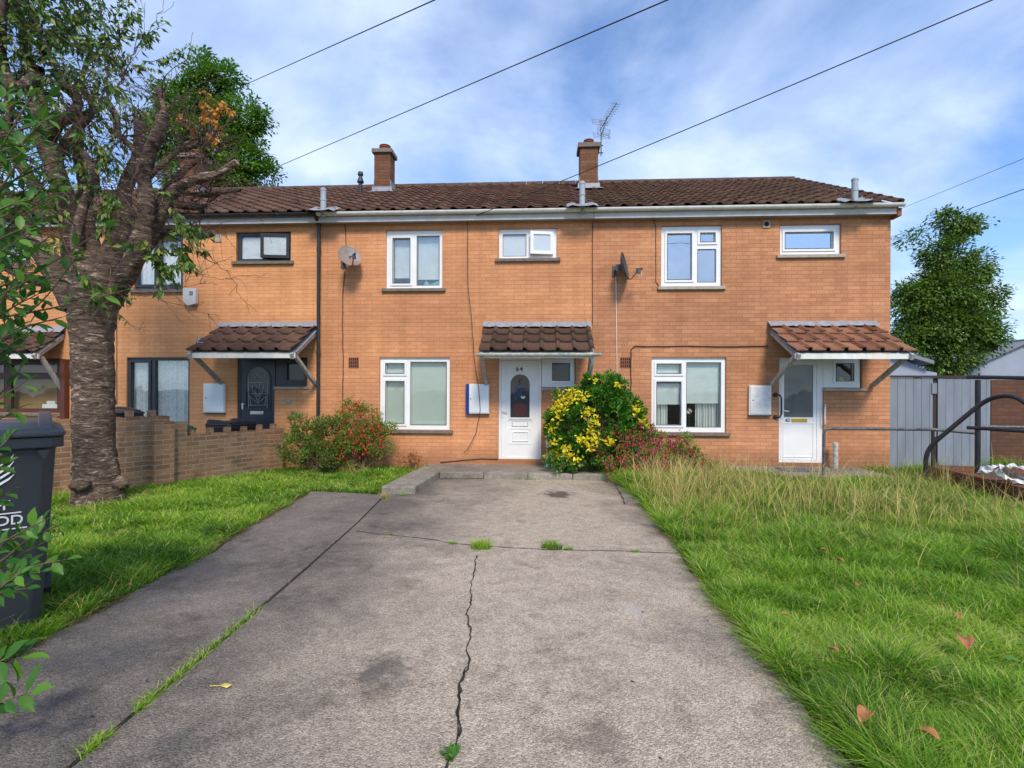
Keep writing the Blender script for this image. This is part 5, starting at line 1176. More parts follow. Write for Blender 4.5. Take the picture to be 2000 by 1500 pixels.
def organic(pts, n=14, sub=8, amp=.10, rings=.03):
    """pts: (x,y,r_px,d) traced limb -> smooth knobbly tube"""
    P0 = [CP(p[0], p[1], p[3] if len(p) > 3 else 0) for p in pts]; R0 = [p[2]*CD/FPX*RK for p in pts]; P1 = []; R1 = []
    for i in range(len(P0)-1):
        a = P0[max(i-1, 0)]; b = P0[i]; c = P0[i+1]; d = P0[min(i+2, len(P0)-1)]
        for j in range(sub):
            t = j/sub; P1.append(.5*((2*b)+(c-a)*t+(2*a-5*b+4*c-d)*t*t+(3*b-a-3*c+d)*t**3)); R1.append(R0[i]*(1-t)+R0[i+1]*t)
    P1.append(P0[-1]); R1.append(R0[-1]); mb = MB(); ph = [random.uniform(0, 6) for _ in range(6)]
    rings_ = []; u = None
    for i, p in enumerate(P1):
        dd = (P1[min(i+1, len(P1)-1)]-P1[max(i-1, 0)]).normalized()
        if u is None: u = dd.cross(Vector((.1, .95, .3))).normalized()
        u = (u-dd*u.dot(dd)).normalized(); v = dd.cross(u)
        for k in range(n):
            a = 2*math.pi*k/n; s_ = i*.5
            r_ = R1[i]*(1+amp*(.5*math.sin(2*a+ph[0]+s_*.35)+.35*math.sin(3*a+ph[1]-s_*.5)+.3*math.sin(5*a+ph[2]+s_*.9)+.4*math.sin(s_*1.1+ph[3]))+rings*math.sin(s_*4.1+ph[4]+a)*random.uniform(.2, 1)+random.uniform(-.02, .02))
            rings_.append(p+u*math.cos(a)*r_+v*math.sin(a)*r_)
    fs = [(i*n+k, i*n+(k+1) % n, (i+1)*n+(k+1) % n, (i+1)*n+k) for i in range(len(P1)-1) for k in range(n)]; m_ = (len(P1)-1)*n
    return rings_, fs, tuple(range(m_, m_+n)), P1, R1
trunk = [(196, 1010, 64), (193, 985, 57), (190, 950, 51), (186, 900, 46), (184, 840, 44), (182, 770, 43), (181, 700, 43), (180, 640, 46), (184, 590, 56), (196, 545, 62), (210, 505, 50)]
rv, rf_, cap_, tp, tr_ = organic(trunk, 28, 8, .05, .025); tm_ = MB().add(rv, rf_+[cap_])
tm_.build('trunk', M['bark'], ct, smooth=True)
for (x, y, r_, d) in ((236, 944, 19, -.26), (156, 946, 20, -.3), (205, 752, 9, -.27), (170, 985, 24, -.25)):
    k = MB(); c = CP(x, y, d); rr = r_*CD/FPX*RK; n = 12; ph = random.uniform(0, 6)
    for i in range(9):
        th = math.pi*(i+.02)/8.04
        for j in range(n):
            a = 2*math.pi*j/n; q = rr*(1+.16*math.sin(3*a+ph+i)+.1*math.sin(5*th*1.3+ph)+random.uniform(-.07, .07)); k.v.append(tuple(c+Vector((q*math.sin(th)*math.cos(a), q*math.sin(th)*math.sin(a), q*.85*math.cos(th)))))
    k.f = [(i*n+j, i*n+(j+1) % n, (i+1)*n+(j+1) % n, (i+1)*n+j) for i in range(8) for j in range(n)]; k.build('knot', M['bark'], ct, smooth=True)
LIMBS = [
 [(225, 560, 40, 0), (262, 510, 30, -.1), (280, 450, 24, -.15), (285, 390, 22, -.2), (283, 340, 22, -.2), (293, 300, 21, -.25), (308, 262, 19, -.3), (318, 228, 17, -.3)],
 [(300, 285, 15, -.25), (318, 245, 12, -.2), (318, 205, 10, -.15), (311, 172, 9, -.1)],
 [(255, 530, 26, .1), (288, 470, 22, .05), (320, 410, 18, 0), (345, 370, 16, -.05), (385, 350, 14, -.1), (425, 340, 12, -.15), (463, 316, 10, -.2)],
 [(300, 420, 17, 0), (325, 375, 13, .1), (358, 335, 11, .15), (402, 303, 9, .2)],
 [(250, 520, 30, .2), (300, 465, 20, .3), (345, 452, 15, .3), (385, 462, 13, .3), (418, 455, 8, .3)],
 [(335, 400, 13, .2), (370, 402, 12, .2), (403, 408, 10, .2)],
 [(160, 580, 40, .1), (140, 480, 34, .2), (128, 400, 30, .2), (105, 320, 27, .1), (85, 250, 25, 0), (70, 180, 22, 0), (60, 130, 20, 0)],
 [(90, 270, 24, .0), (110, 240, 22, -.1), (140, 225, 19, -.2), (152, 200, 15, -.2), (140, 175, 13, -.2), (122, 168, 12, -.2)],
 [(75, 140, 20, 0), (50, 120, 15, .1), (45, 60, 12, .2), (35, 0, 11, .3), (30, -60, 10, .3)],
 [(70, 150, 18, -.1), (30, 170, 18, -.2), (5, 130, 17, -.2), (0, 60, 15, -.3), (8, 0, 14, -.3), (15, -70, 12, -.3)],
 [(195, 540, 38, .3), (175, 450, 24, .5), (165, 360, 20, .6), (150, 290, 17, .7), (160, 220, 12, .8)],
 [(205, 530, 40, .4), (235, 440, 28, .6), (245, 370, 25, .7), (268, 310, 22, .8), (272, 250, 18, .9), (265, 235, 16, .9)],
 [(280, 330, 13, -.1), (260, 290, 10, -.15), (232, 262, 9, -.2), (225, 225, 9, -.2), (205, 190, 8, -.25)],
 [(150, 600, 38, -.1), (100, 520, 30, -.2), (60, 460, 26, -.2), (25, 400, 22, -.3), (-20, 340, 18, -.3), (-60, 300, 16, -.4)],
 [(110, 430, 22, .1), (60, 350, 18, .3), (20, 290, 16, .4), (-15, 230, 15, .5)],
 [(165, 600, 30, .3), (110, 560, 24, .5), (50, 540, 18, .6), (-20, 500, 15, .6)],
 [(290, 345, 12, .1), (330, 310, 9, .2), (362, 285, 8, .3), (383, 270, 6, .3)],
 [(365, 290, 8, .3), (395, 278, 8, .3), (420, 264, 7, .35)],
 [(345, 372, 11, .1), (395, 380, 9, .1), (430, 376, 8, .1), (470, 371, 6, .1)],
 [(160, 540, 24, -.2), (150, 470, 17, -.3), (165, 400, 14, -.3), (185, 350, 11, -.3), (165, 300, 10, -.3)],
 [(105, 320, 18, .3), (140, 260, 13, .4), (180, 215, 11, .5), (160, 160, 9, .6), (180, 90, 7, .7)],
 [(0, 300, 15, .2), (20, 220, 13, .3), (10, 160, 12, .3)],
]
LP = []
for i, lb in enumerate(LIMBS):
    rv, rf_, cap_, pp, rr = organic([(q[0], q[1], q[2]*.74, *q[3:]) for q in lb], 14, 8, .21, .05)
    o_ = MB().add(rv, rf_).build('limb', M['bark'], ct, smooth=True); LP.append((pp, rr))
    if i in (0, 1, 2, 3, 4, 5, 7, 11, 12, 16, 17): MB().add([tuple(rv[k]) for k in cap_], [tuple(range(len(cap_)))]).build('cut_end', M['cutwood'], o_)
twig = MB(); LPOS = []; LAX = []; LT = []; BARE = 0
def arc(s_, d, L_, droop, r0, n=9, curl=.10):
    pts = [s_]; dd = d.normalized()
    for i in range(n):
        dd = (dd+Vector((random.gauss(0, curl), random.gauss(0, curl), random.gauss(0, curl)-droop))).normalized(); pts.append(pts[-1]+dd*L_/n)
    twig.tube(pts, [max(.0022, r0*(1-.8*i/n)) for i in range(n+1)], 5, cap=False); return pts
def leafy(pts, dens, t0=.25, tint=None):
    n = len(pts)-1; L_ = sum((pts[i+1]-pts[i]).length for i in range(n)); k = int(L_*dens)
    for _ in range(k):
        t = random.uniform(t0, 1)*n; i = min(int(t), n-1); p = pts[i].lerp(pts[i+1], t-i)
        LPOS.append(tuple(p+Vector((random.gauss(0, .02), random.gauss(0, .02), random.gauss(0, .02))))); d = (pts[i+1]-pts[i]).normalized()*.5+Vector((random.gauss(0, .5), random.gauss(0, .5), -.75+random.gauss(0, .35))); LAX.append(tuple(d)); LT.append(random.random() if tint is None else tint)
rs = random.Random(3)
def px_of(p):                                         # how far left / high a point stands (metres)
    return p.x, p.z
for i, (pp, rr) in enumerate(LP):
    leafyness = {6: 14, 7: 7, 8: 32, 9: 28, 10: 9, 11: 5, 12: 4, 13: 9, 14: 12, 15: 8, 19: 6, 20: 24, 21: 20, 0: 0, 1: 0, 2: 0, 3: 0, 16: 0, 17: 0, 18: 0, 4: 1, 5: 0, 11: 3, 12: 3}.get(i, 6)
    ntw = 14+int(leafyness*.45)
    for _ in range(ntw):
        k = random.randrange(len(pp)//3, len(pp)); s_ = pp[k]; d = Vector((random.gauss(.1, .8), random.gauss(0, .7), random.gauss(.55, .5)))
        pts = arc(s_, d, random.uniform(.35, 1.15 if leafyness > 20 else .8), random.uniform(-.03, .07), random.uniform(.004, .010))
        if leafyness > 6: leafy(pts, leafyness*1.0)
        elif leafyness > 2 and random.random() < .3: leafy(pts, 12, .6)
        for _ in range(3):
            j = random.randrange(2, len(pts)-1); q = arc(pts[j], (pts[j+1]-pts[j]).normalized()+Vector((random.gauss(0, .7), random.gauss(0, .7), random.gauss(0, .6))), random.uniform(.15, .55), random.uniform(0, .08), .004, 6)
            if leafyness > 6: leafy(q, leafyness*1.4, .1)
            elif leafyness > 2 and random.random() < .22: leafy(q, 16, .4)
# long whips drawn from the photograph
def whip(px, r0, dens=0, t0=.3, sub=5, wob=.01, tint=None):
    a = [CP(x, y, d) for x, y, d in px]; pts = []
    for i in range(len(a)-1):
        z0_, b, c, z1_ = a[max(i-1, 0)], a[i], a[i+1], a[min(i+2, len(a)-1)]
        for j in range(sub): t = j/sub; pts.append(.5*((2*b)+(c-z0_)*t+(2*z0_-5*b+4*c-z1_)*t*t+(3*b-z0_-3*c+z1_)*t**3)+Vector((random.gauss(0, wob), random.gauss(0, wob), random.gauss(0, wob))))
    pts.append(a[-1]); n = len(pts); twig.tube(pts, [max(.0025, r0*(1-.8*i/n)) for i in range(n)], 5, cap=False)
    if dens: leafy(pts, dens, t0, tint)
    return pts
W_ = [
 ([(232, 185, 0), (240, 150, 0), (262, 100, 0), (300, 50, .1), (320, 0, .1)], .010, 5), ([(225, 185, 0), (250, 140, 0), (290, 122, 0), (330, 112, 0), (352, 102, 0)], .008, 46),
 ([(262, 100, 0), (285, 70, 0), (295, 62, 0)], .005, 40), ([(235, 160, 0), (240, 110, -.1), (228, 60, -.1), (236, 0, -.1)], .007, 20), ([(262, 110, .1), (270, 40, .1), (268, 10, .1)], .005, 16),
 ([(283, 100, .1), (282, 50, .1), (284, 5, .1)], .004, 0), ([(190, 210, 0), (215, 130, .1), (205, 70, .1), (190, -20, .1)], .010, 60), ([(150, 200, 0), (190, 120, -.1), (230, 80, -.1), (250, 20, -.1)], .008, 60),
 ([(60, 25, 0), (120, 28, .1), (180, 22, .2), (240, 10, .2)], .006, 50), ([(60, 45, -.2), (120, 75, -.2), (180, 108, -.2), (230, 150, -.2)], .006, 8), ([(85, 110, 0), (130, 130, -.3), (200, 150, -.3), (250, 200, -.3)], .006, 24),
 ([(150, 215, 0), (185, 195, 0), (193, 140, 0), (180, 95, 0)], .007, 20), ([(300, 230, -.3), (340, 200, -.2), (400, 160, -.1), (440, 155, -.1)], .004, 0), ([(340, 190, -.2), (362, 188, -.2), (378, 168, -.2)], .005, 0),
 ([(60, 90, .2), (110, 50, .3), (140, -30, .3)], .009, 60), ([(100, 90, .4), (150, 40, .4), (170, -30, .4)], .009, 70), ([(20, 60, .4), (80, 10, .5), (110, -40, .5)], .009, 60),
 ([(425, 345, -.1), (450, 320, -.1), (462, 290, -.1)], .004, 0), ([(345, 345, 0), (400, 360, .1), (450, 358, .2), (500, 370, .3), (545, 350, .3), (560, 335, .3)], .005, 0), ([(385, 270, .3), (430, 285, .3), (460, 260, .3)], .004, 0),
 ([(395, 355, 0), (380, 335, 0), (390, 315, 0), (400, 303, 0)], .006, 0), ([(330, 300, .1), (370, 300, .2), (350, 270, .2), (345, 240, .2)], .006, 0),
 ([(215, 520, -.3), (215, 560, -.5), (210, 590, -.6)], .006, 0), ([(360, 470, .2), (395, 500, 0), (430, 522, -.1), (450, 530, -.1)], .008, 0), ([(440, 525, -.1), (455, 545, -.1), (468, 575, -.1), (480, 590, -.1)], .005, 0),
 ([(250, 560, -.2), (290, 575, -.3), (330, 590, -.3), (375, 600, -.3), (400, 590, -.3)], .006, 0), ([(300, 500, -.2), (330, 560, -.3), (355, 590, -.3), (368, 610, -.3)], .006, 0), ([(270, 580, -.2), (310, 570, -.2), (370, 545, -.2), (410, 520, -.2), (455, 500, -.2)], .004, 0),
 ([(320, 560, -.2), (370, 560, -.2), (400, 552, -.2), (425, 555, -.2)], .003, 0), ([(370, 600, -.3), (400, 612, -.3), (425, 615, -.3)], .003, 0), ([(390, 555, -.2), (395, 530, -.2), (380, 515, -.2)], .004, 0),
 ([(250, 575, -.2), (248, 600, -.2), (262, 590, -.2)], .004, 0), ([(370, 530, -.2), (430, 545, -.2), (470, 540, -.2), (530, 535, -.2)], .003, 0), ([(225, 600, -.2), (260, 640, -.3), (285, 640, -.3)], .003, 0),
 ([(330, 470, -.2), (345, 490, -.3), (360, 505, -.3)], .005, 90), ([(300, 500, -.3), (320, 520, -.3), (350, 515, -.35)], .005, 80), ([(200, 350, -.4), (215, 390, -.5), (225, 400, -.5)], .005, 90), ([(340, 390, -.2), (345, 420, -.3), (350, 440, -.3)], .005, 70),
 ([(280, 470, -.3), (290, 500, -.4), (310, 490, -.4)], .005, 80), ([(165, 270, -.4), (200, 290, -.5), (230, 330, -.5)], .005, 60), ([(120, 470, -.4), (150, 520, -.5), (180, 560, -.5), (190, 590, -.5)], .005, 50)]
for px, r0, dn_ in W_: 
    pts = whip(px, r0, dn_)
    if dn_ < 10:
        for _ in range(3):
            j = random.randrange(2, len(pts)-1); arc(pts[j], (pts[j+1]-pts[j]).normalized()+Vector((random.gauss(0, .6), random.gauss(0, .4), random.gauss(0, .6))), random.uniform(.12, .4), 0, .003, 6, .18)
    if dn_ > 30:
        for _ in range(5):
            j = random.randrange(1, len(pts)-1); q = arc(pts[j], (pts[j+1]-pts[j]).normalized()+Vector((random.gauss(0, .7), random.gauss(0, .5), random.gauss(0, .6))), random.uniform(.2, .5), .04, .004, 6); leafy(q, dn_, .1)
twig.build('twig', M['twigred'], ct)['kind'] = 'stuff'
M['leaf_ch'] = leaf_mat('cherry_leaf', (.03, .075, .012), (.065, .15, .02), (.13, .24, .035), (.30, .28, .03), rough=.45, trans=.35)
n = len(LPOS); inst('leaves', LEAF_V, LEAF_F, LPOS, LAX, rdir(n)+np.array([0, -.6, .5]), RNG.uniform(.065, .12, n), np.array(LT)**1.3*.95, M['leaf_ch'], ct, wid=.72)['kind'] = 'stuff'
# dead orange leaves on a broken twig
LPOS = []; LAX = []; LT = []; twig = MB()
for px in ([(383, 270, .3), (395, 240, .3), (400, 210, .3), (402, 178, .3)], [(390, 250, .3), (415, 225, .3), (435, 210, .3)], [(400, 215, .3), (420, 240, .3), (430, 250, .3)], [(380, 250, .3), (360, 235, .3), (350, 225, .3)], [(365, 245, .3), (375, 250, .3), (380, 255, .3)], [(405, 235, .3), (425, 200, .3), (450, 218, .3)], [(400, 250, .3), (412, 262, .3), (422, 275, .3)]): whip(px, .005, 75, .3, 4)
twig.build('dead_twig', M['twigred'], ct)
n = len(LPOS); inst('dead_leaves', LEAF_V, LEAF_F, LPOS, LAX, rdir(n), RNG.uniform(.05, .10, n), RNG.random(n), leaf_mat('dead_orange_leaf', (.40, .16, .03), (.75, .38, .08)), ct)['kind'] = 'stuff'

# ---- foreground leafy bush at the left edge
stem = MB(); BP = []; BA = []; BN = []; BT = []; BS = []
def spray(px, dep, r0=.006, n=14, ls=.085, side=1.0, de=0.0):
    a = [P(x, y, dep+de*i/len(px)) for i, (x, y) in enumerate(px)]; pts = []
    for i in range(len(a)-1):
        z0_, b, c, z1_ = a[max(i-1, 0)], a[i], a[i+1], a[min(i+2, len(a)-1)]
        for j in range(6): t = j/6; pts.append(.5*((2*b)+(c-z0_)*t+(2*z0_-5*b+4*c-z1_)*t*t+(3*b-z0_-3*c+z1_)*t**3))
    pts.append(a[-1]); m_ = len(pts); stem.tube(pts, [r0*(1-.7*i/m_) for i in range(m_)], 6, cap=False)
    for k in range(n):
        t = (.12+.88*k/(n-1))*(m_-1); i = min(int(t), m_-2); p = pts[i].lerp(pts[i+1], t-i); d = (pts[i+1]-pts[i]).normalized(); v = CR@Vector((0, 0, 1)); s_ = d.cross(v).normalized()*(1 if k % 2 else -1)
        ax = d*random.uniform(.35, .9)+s_*random.uniform(.5, 1.1)+Vector((random.gauss(0, .25), random.gauss(0, .35), random.gauss(.05, .25)))
        if k == n-1: ax = d
        BP.append(tuple(p)); BA.append(tuple(ax)); BN.append((random.gauss(0, .35), random.gauss(-.35, .35), 1)); BT.append(random.random()*.6+.4*(k/(n-1))); BS.append(ls*random.uniform(.7, 1.2))
SPR = [([(-160, 520), (-60, 380), (0, 290), (60, 190)], 2.0), ([(-160, 560), (-40, 420), (20, 340), (75, 235)], 2.1), ([(-150, 600), (-50, 500), (30, 430), (95, 350)], 2.1), ([(-140, 620), (0, 560), (90, 520), (205, 445)], 2.2),
 ([(-140, 640), (0, 620), (110, 600), (240, 568)], 2.2), ([(-140, 680), (0, 640), (80, 590), (150, 500)], 2.3), ([(-120, 500), (-30, 430), (20, 400), (60, 390)], 1.9), ([(-150, 430), (-60, 330), (-10, 260), (15, 200)], 2.0),
 ([(-140, 720), (-20, 680), (50, 640), (120, 620)], 2.3), ([(-140, 700), (-40, 650), (20, 560), (60, 500)], 2.0), ([(-140, 760), (-40, 730), (10, 700), (50, 660)], 2.2), ([(-140, 820), (-50, 800), (10, 760), (40, 720)], 2.3),
 ([(-140, 560), (-60, 520), (0, 480), (40, 470)], 2.3), ([(-130, 470), (-60, 430), (-10, 340), (40, 300)], 2.2), 
 ([(-140, 1120), (-20, 1070), (40, 1040), (90, 1015)], 2.0), ([(-140, 1160), (-20, 1110), (60, 1050), (112, 1028)], 2.0), ([(-140, 1180), (-20, 1140), (50, 1110), (130, 1092)], 2.0), ([(-120, 1190), (-30, 1170), (10, 1140), (40, 1120)], 1.9),
 ([(-140, 1340), (-60, 1310), (0, 1290), (40, 1285)], 1.9), ([(-140, 1420), (-60, 1400), (0, 1372), (60, 1352)], 1.9), ([(-130, 350), (-60, 280), (-30, 220), (-5, 170)], 2.1),
 ([(-140, 600), (-40, 590), (40, 560), (110, 540)], 2.4), ([(-140, 520), (-30, 490), (30, 460), (90, 430)], 2.4), ([(-130, 740), (-40, 700), (20, 690), (90, 672)], 2.4)]
for k_ in range(56):
    y_ = random.uniform(180, 660) if k_ < 50 else random.uniform(1040, 1160); x_ = random.uniform(10, 115) if y_ < 500 else random.uniform(20, 90)
    SPR.append(([(-150, y_+random.uniform(60, 200)), (-70, y_+random.uniform(40, 110)), (x_-60, y_+random.uniform(10, 50)), (x_, y_)], random.uniform(1.95, 2.45)))
SPR += [([(-150, 960), (-70, 930), (-20, 890), (25, 850)], 2.0), ([(-150, 1000), (-80, 960), (-30, 930), (12, 905)], 2.1), ([(-150, 1040), (-80, 1010), (-30, 990), (20, 960)], 2.2), ([(-150, 900), (-80, 880), (-20, 830), (35, 800)], 2.2), ([(-150, 860), (-80, 830), (-20, 790), (50, 745)], 2.1)]
for px, dp in SPR: spray(px, dp, n=random.randint(11, 16), ls=.062 if px[-1][1] < 1250 else .09, de=random.uniform(-.1, .2))
bush_at = P(-170, 1500, 2.05); bg_ = thing('leafy_bush', (bush_at.x, bush_at.y, gz(bush_at.y)), 'large glossy leaved bush reaching in from the left edge before the bin', 'bush')
for k in range(7):
    q = P(-160+random.uniform(-30, 30), 350+k*150, 2.05+random.uniform(-.1, .3)); b_ = Vector((bush_at.x+random.uniform(-.1, .1), bush_at.y+random.uniform(-.1, .2), gz(bush_at.y)-.02)); stem.tube([b_, b_.lerp(q, .5)+Vector((-.08, .05, 0)), q], [.016, .012, .007], 7)
stem.build('stem', M['stem'], bg_)
def glossy_leaf(name, *cols):
    m = leaf_mat(name, *cols, rough=.45, trans=.3, spec=.3); return m
M['leaf_fg'] = glossy_leaf('glossy_bush_leaf', (.010, .06, .010), (.035, .125, .014), (.12, .27, .025))
n = len(BP); inst('leaves', BIG_V, BIG_F, BP, BA, BN, np.array(BS), np.array(BT), M['leaf_fg'], bg_, wid=1.15)['kind'] = 'stuff'

# ---- shrubs by the houses
def shrub(name, label, lobes, n_cl, per, cr, ls, m, stems=14, cat='bush', shell=.5, up=.25, wid=1.0, stem_m=None, droop=0, tlow=0, loc=None):
    zb = min(l[0][2]-l[1][2] for l in lobes); c0_ = np.mean([l[0] for l in lobes], 0); base = (c0_[0], c0_[1], gz(c0_[1])) if loc is None else loc
    root = thing(name, base, label, cat)
    pos, out, cid, cc = clump_cloud(lobes, n_cl, per, cr, 1, shell)
    ok = pos[:, 2] > gzn(pos[:, 1])+.01; ok &= pos[:, 1] < -.04; pos = pos[ok]; out = out[ok]; cid = cid[ok]
    tint = np.clip(RNG.uniform(.1, .9, n_cl)[cid]*.5+RNG.uniform(0, .55, len(pos))-tlow, 0, 1)
    ax = unit(out+np.array([0, 0, up-droop])); nr = unit(rdir(len(pos))*.7+out*.3+np.array([0, 0, .5]))
    inst('foliage', LEAF_V, LEAF_F, pos, ax, nr, RNG.uniform(.7, 1.3, len(pos))*ls, tint, m, root, wid=wid)
    mb = MB()
    for i in range(stems):
        e = Vector(cc[RNG.integers(0, n_cl)]); b = Vector((base[0]+random.uniform(-.15, .15), base[1]+random.uniform(-.1, .1), base[2]-.02)); mid = b.lerp(e, .55)+Vector((random.uniform(-.1, .1), random.uniform(-.1, .05), .08)); e.y = min(e.y, -.05); mb.tube([b, mid, e], [.012, .008, .003], 5, cap=False)
    mb.build('stems', stem_m or M['stem'], root); return root, cc, pos
def sl(x, y, rx, ry, Y, ry_=None):
    c = F(x, y, Y); k = (CAM_D+Y)/FPX; return (tuple(c), (rx*k, (ry_ or (rx+ry)/2)*k, ry*k))
M['lf_dark'] = leaf_mat('dark_shrub_leaf', (.03, .10, .010), (.06, .20, .016), (.13, .34, .03), rough=.4, trans=.25)
M['lf_yel'] = leaf_mat('yellow_shrub_leaf', (.62, .50, .01), (.85, .70, .02), (.90, .80, .08), rough=.5, trans=.3)
M['lf_fuc'] = leaf_mat('fuchsia_leaf', (.06, .12, .015), (.13, .22, .028), (.22, .32, .04), (.32, .22, .06), rough=.5, trans=.3)
M['lf_hedge'] = leaf_mat('scrubby_leaf', (.09, .09, .025), (.20, .17, .06), (.13, .26, .025), (.22, .38, .04), rough=.5, trans=.3)
M['lf_fresh'] = leaf_mat('fresh_leaf', (.04, .13, .015), (.09, .24, .03), (.15, .32, .05), trans=.35)
M['fl_pink'] = leaf_mat('fuchsia_flower', (.62, .012, .03), (.85, .02, .07), (.55, .03, .30), (.88, .10, .10), trans=.3)
M['fl_red'] = leaf_mat('red_flower', (.60, .012, .03), (.85, .03, .06), (.80, .12, .05), trans=.3)
EYs = -.62
sh, cc, ps_ = shrub('variegated_shrub', 'rounded dark green shrub with bright yellow leaf patches beside the white door', [sl(1163, 830, 90, 84, EYs, 70), sl(1185, 768, 46, 36, EYs, 42), sl(1115, 845, 50, 66, EYs, 45), sl(1215, 820, 46, 55, EYs, 45)], 430, 64, .075, .055, M['lf_dark'], shell=.72, wid=1.1)
YP = []; YC = [(1100, 783, 20), (1118, 775, 14), (1138, 776, 11), (1082, 810, 14), (1076, 840, 11), (1078, 865, 9), (1148, 808, 12), (1160, 828, 11), (1150, 843, 8), (1243, 800, 11), (1254, 825, 10), (1135, 858, 11), (1160, 858, 11), (1190, 862, 10), (1105, 882, 12), (1090, 890, 14), (1115, 895, 14), (1128, 900, 8), (1205, 752, 6), (1160, 742, 7), (1090, 798, 10), (1070, 888, 8), (1150, 870, 10)]
YN = []; lobs = [sl(1165, 835, 86, 92, EYs, 70), sl(1120, 850, 50, 62, EYs, 45), sl(1215, 820, 46, 55, EYs, 45), sl(1185, 765, 42, 34, EYs, 40)]
for x, y, r_ in YC:
    for _ in range(int(48*(r_/14)**2)+10):
        u = random.gauss(0, .5)*r_; v = random.gauss(0, .5)*r_; best = None
        o_, d_ = ray(x+u, y+v)
        for (c, rad) in lobs:           # where this spot lies on the outside of the shrub
            A_ = np.array([d_.x/rad[0], d_.y/rad[1], d_.z/rad[2]]); B_ = np.array([(o_.x-c[0])/rad[0], (o_.y-c[1])/rad[1], (o_.z-c[2])/rad[2]]); a = A_@A_; b = 2*A_@B_; cc_ = B_@B_-1.16; D_ = b*b-4*a*cc_
            if D_ > 0: t = (-b-math.sqrt(D_))/(2*a); best = t if best is None else min(best, t)
        if best is None: best = (CAM_D+EYs)
        p = o_+d_*(best-random.uniform(-.03, .05)); YP.append(tuple(p)); YN.append((random.gauss(0, .7), -.5+random.gauss(0, .4), random.gauss(.3, .6)))
n = len(YP); yl = inst('yellow_foliage', LEAF_V, LEAF_F, YP, YN, rdir(n)+np.array([0, -.8, .4]), RNG.uniform(.05, .095, n), RNG.random(n), M['lf_yel'], sh, wid=.9)
def flowers(root, lobes, n, size, m, name='blossom'):
    vol = np.array([l[1][0]*l[1][2] for l in lobes]); pk = RNG.choice(len(lobes), n, p=vol/vol.sum()); u = rdir(n); u[:, 1] = -np.abs(u[:, 1])
    C = np.array([l[0] for l in lobes])[pk]; Rr = np.array([l[1] for l in lobes])[pk]; pos = C+u*Rr*RNG.uniform(.8, 1.12, (n, 1)); pos = pos[pos[:, 1] < -.05]; n = len(pos)
    o = inst(name, FLOWER_V, FLOWER_F, pos, np.array([0, 0, -1.])+RNG.normal(0, .35, (n, 3)), rdir(n), RNG.uniform(.7, 1.3, n)*size, RNG.random(n), m, root); o['kind'] = 'stuff'; return o
lf = [sl(1375, 915, 26, 18, -1.0, 30), sl(1205, 870, 50, 40, -.95, 35), sl(1260, 885, 55, 52, -1.0, 40), sl(1225, 915, 45, 35, -1.2, 35), sl(1310, 885, 48, 40, -.95, 35), sl(1345, 900, 34, 26, -.95, 30), sl(1265, 930, 40, 30, -1.2, 30), sl(1250, 845, 40, 22, -.8, 30)]
sh, cc, ps_ = shrub('fuchsia_bush', 'sprawling fuchsia with hanging pink and purple flowers in front of the yellow patched shrub', lf, 240, 52, .11, .042, M['lf_fuc'], 30, shell=.35, droop=.2)
flowers(sh, lf, 800, .075, M['fl_pink'])
lf = [sl(700, 825, 48, 42, -.5, 40), sl(690, 800, 26, 22, -.4, 30), sl(720, 850, 42, 32, -.6, 36), sl(680, 865, 46, 34, -.65, 36), sl(745, 838, 26, 12, -.5, 20), sl(730, 885, 34, 14, -.7, 26)]
sh, cc, ps_ = shrub('fuchsia_bush', 'reddish fuchsia bush with small red flowers under the left living room window', lf, 170, 48, .10, .04, M['lf_fuc'], 26, shell=.4, droop=.1)
flowers(sh, lf[:5], 300, .075, M['fl_red'])
lf = [sl(595, 845, 44, 36, -.75, 36), sl(635, 860, 40, 44, -.75, 36), sl(580, 880, 34, 32, -.85, 34), sl(615, 895, 46, 24, -.9, 32), sl(655, 890, 34, 30, -.8, 32), sl(650, 830, 26, 22, -.6, 26)]
sh, cc, ps_ = shrub('scrubby_hedge', 'scrubby green and brown hedge at the right end of the garden wall', lf, 200, 50, .10, .045, M['lf_hedge'], 60, cat='hedge', shell=.4, up=.6)
lf = [sl(1090, 902, 26, 15, -.95, 22), sl(1115, 905, 22, 14, -1.0, 20)]
shrub('seedling_plant', 'low fresh green plant under the yellow patched shrub by the kerb', lf, 40, 22, .07, .055, M['lf_fresh'], 8, cat='plant', shell=.3, wid=1.4)
lf = [sl(795, 896, 22, 12, -.35, 18), sl(825, 900, 12, 8, -.4, 10)]
shrub('orange_tipped_plant', 'small plant with orange tips beside the lawn below the left window', lf, 20, 22, .06, .045, leaf_mat('orange_tip_leaf', (.08, .12, .03), (.55, .20, .08), (.5, .3, .12)), 8, cat='plant')
lf = [sl(480, 870, 1, 1, -1, 1)]

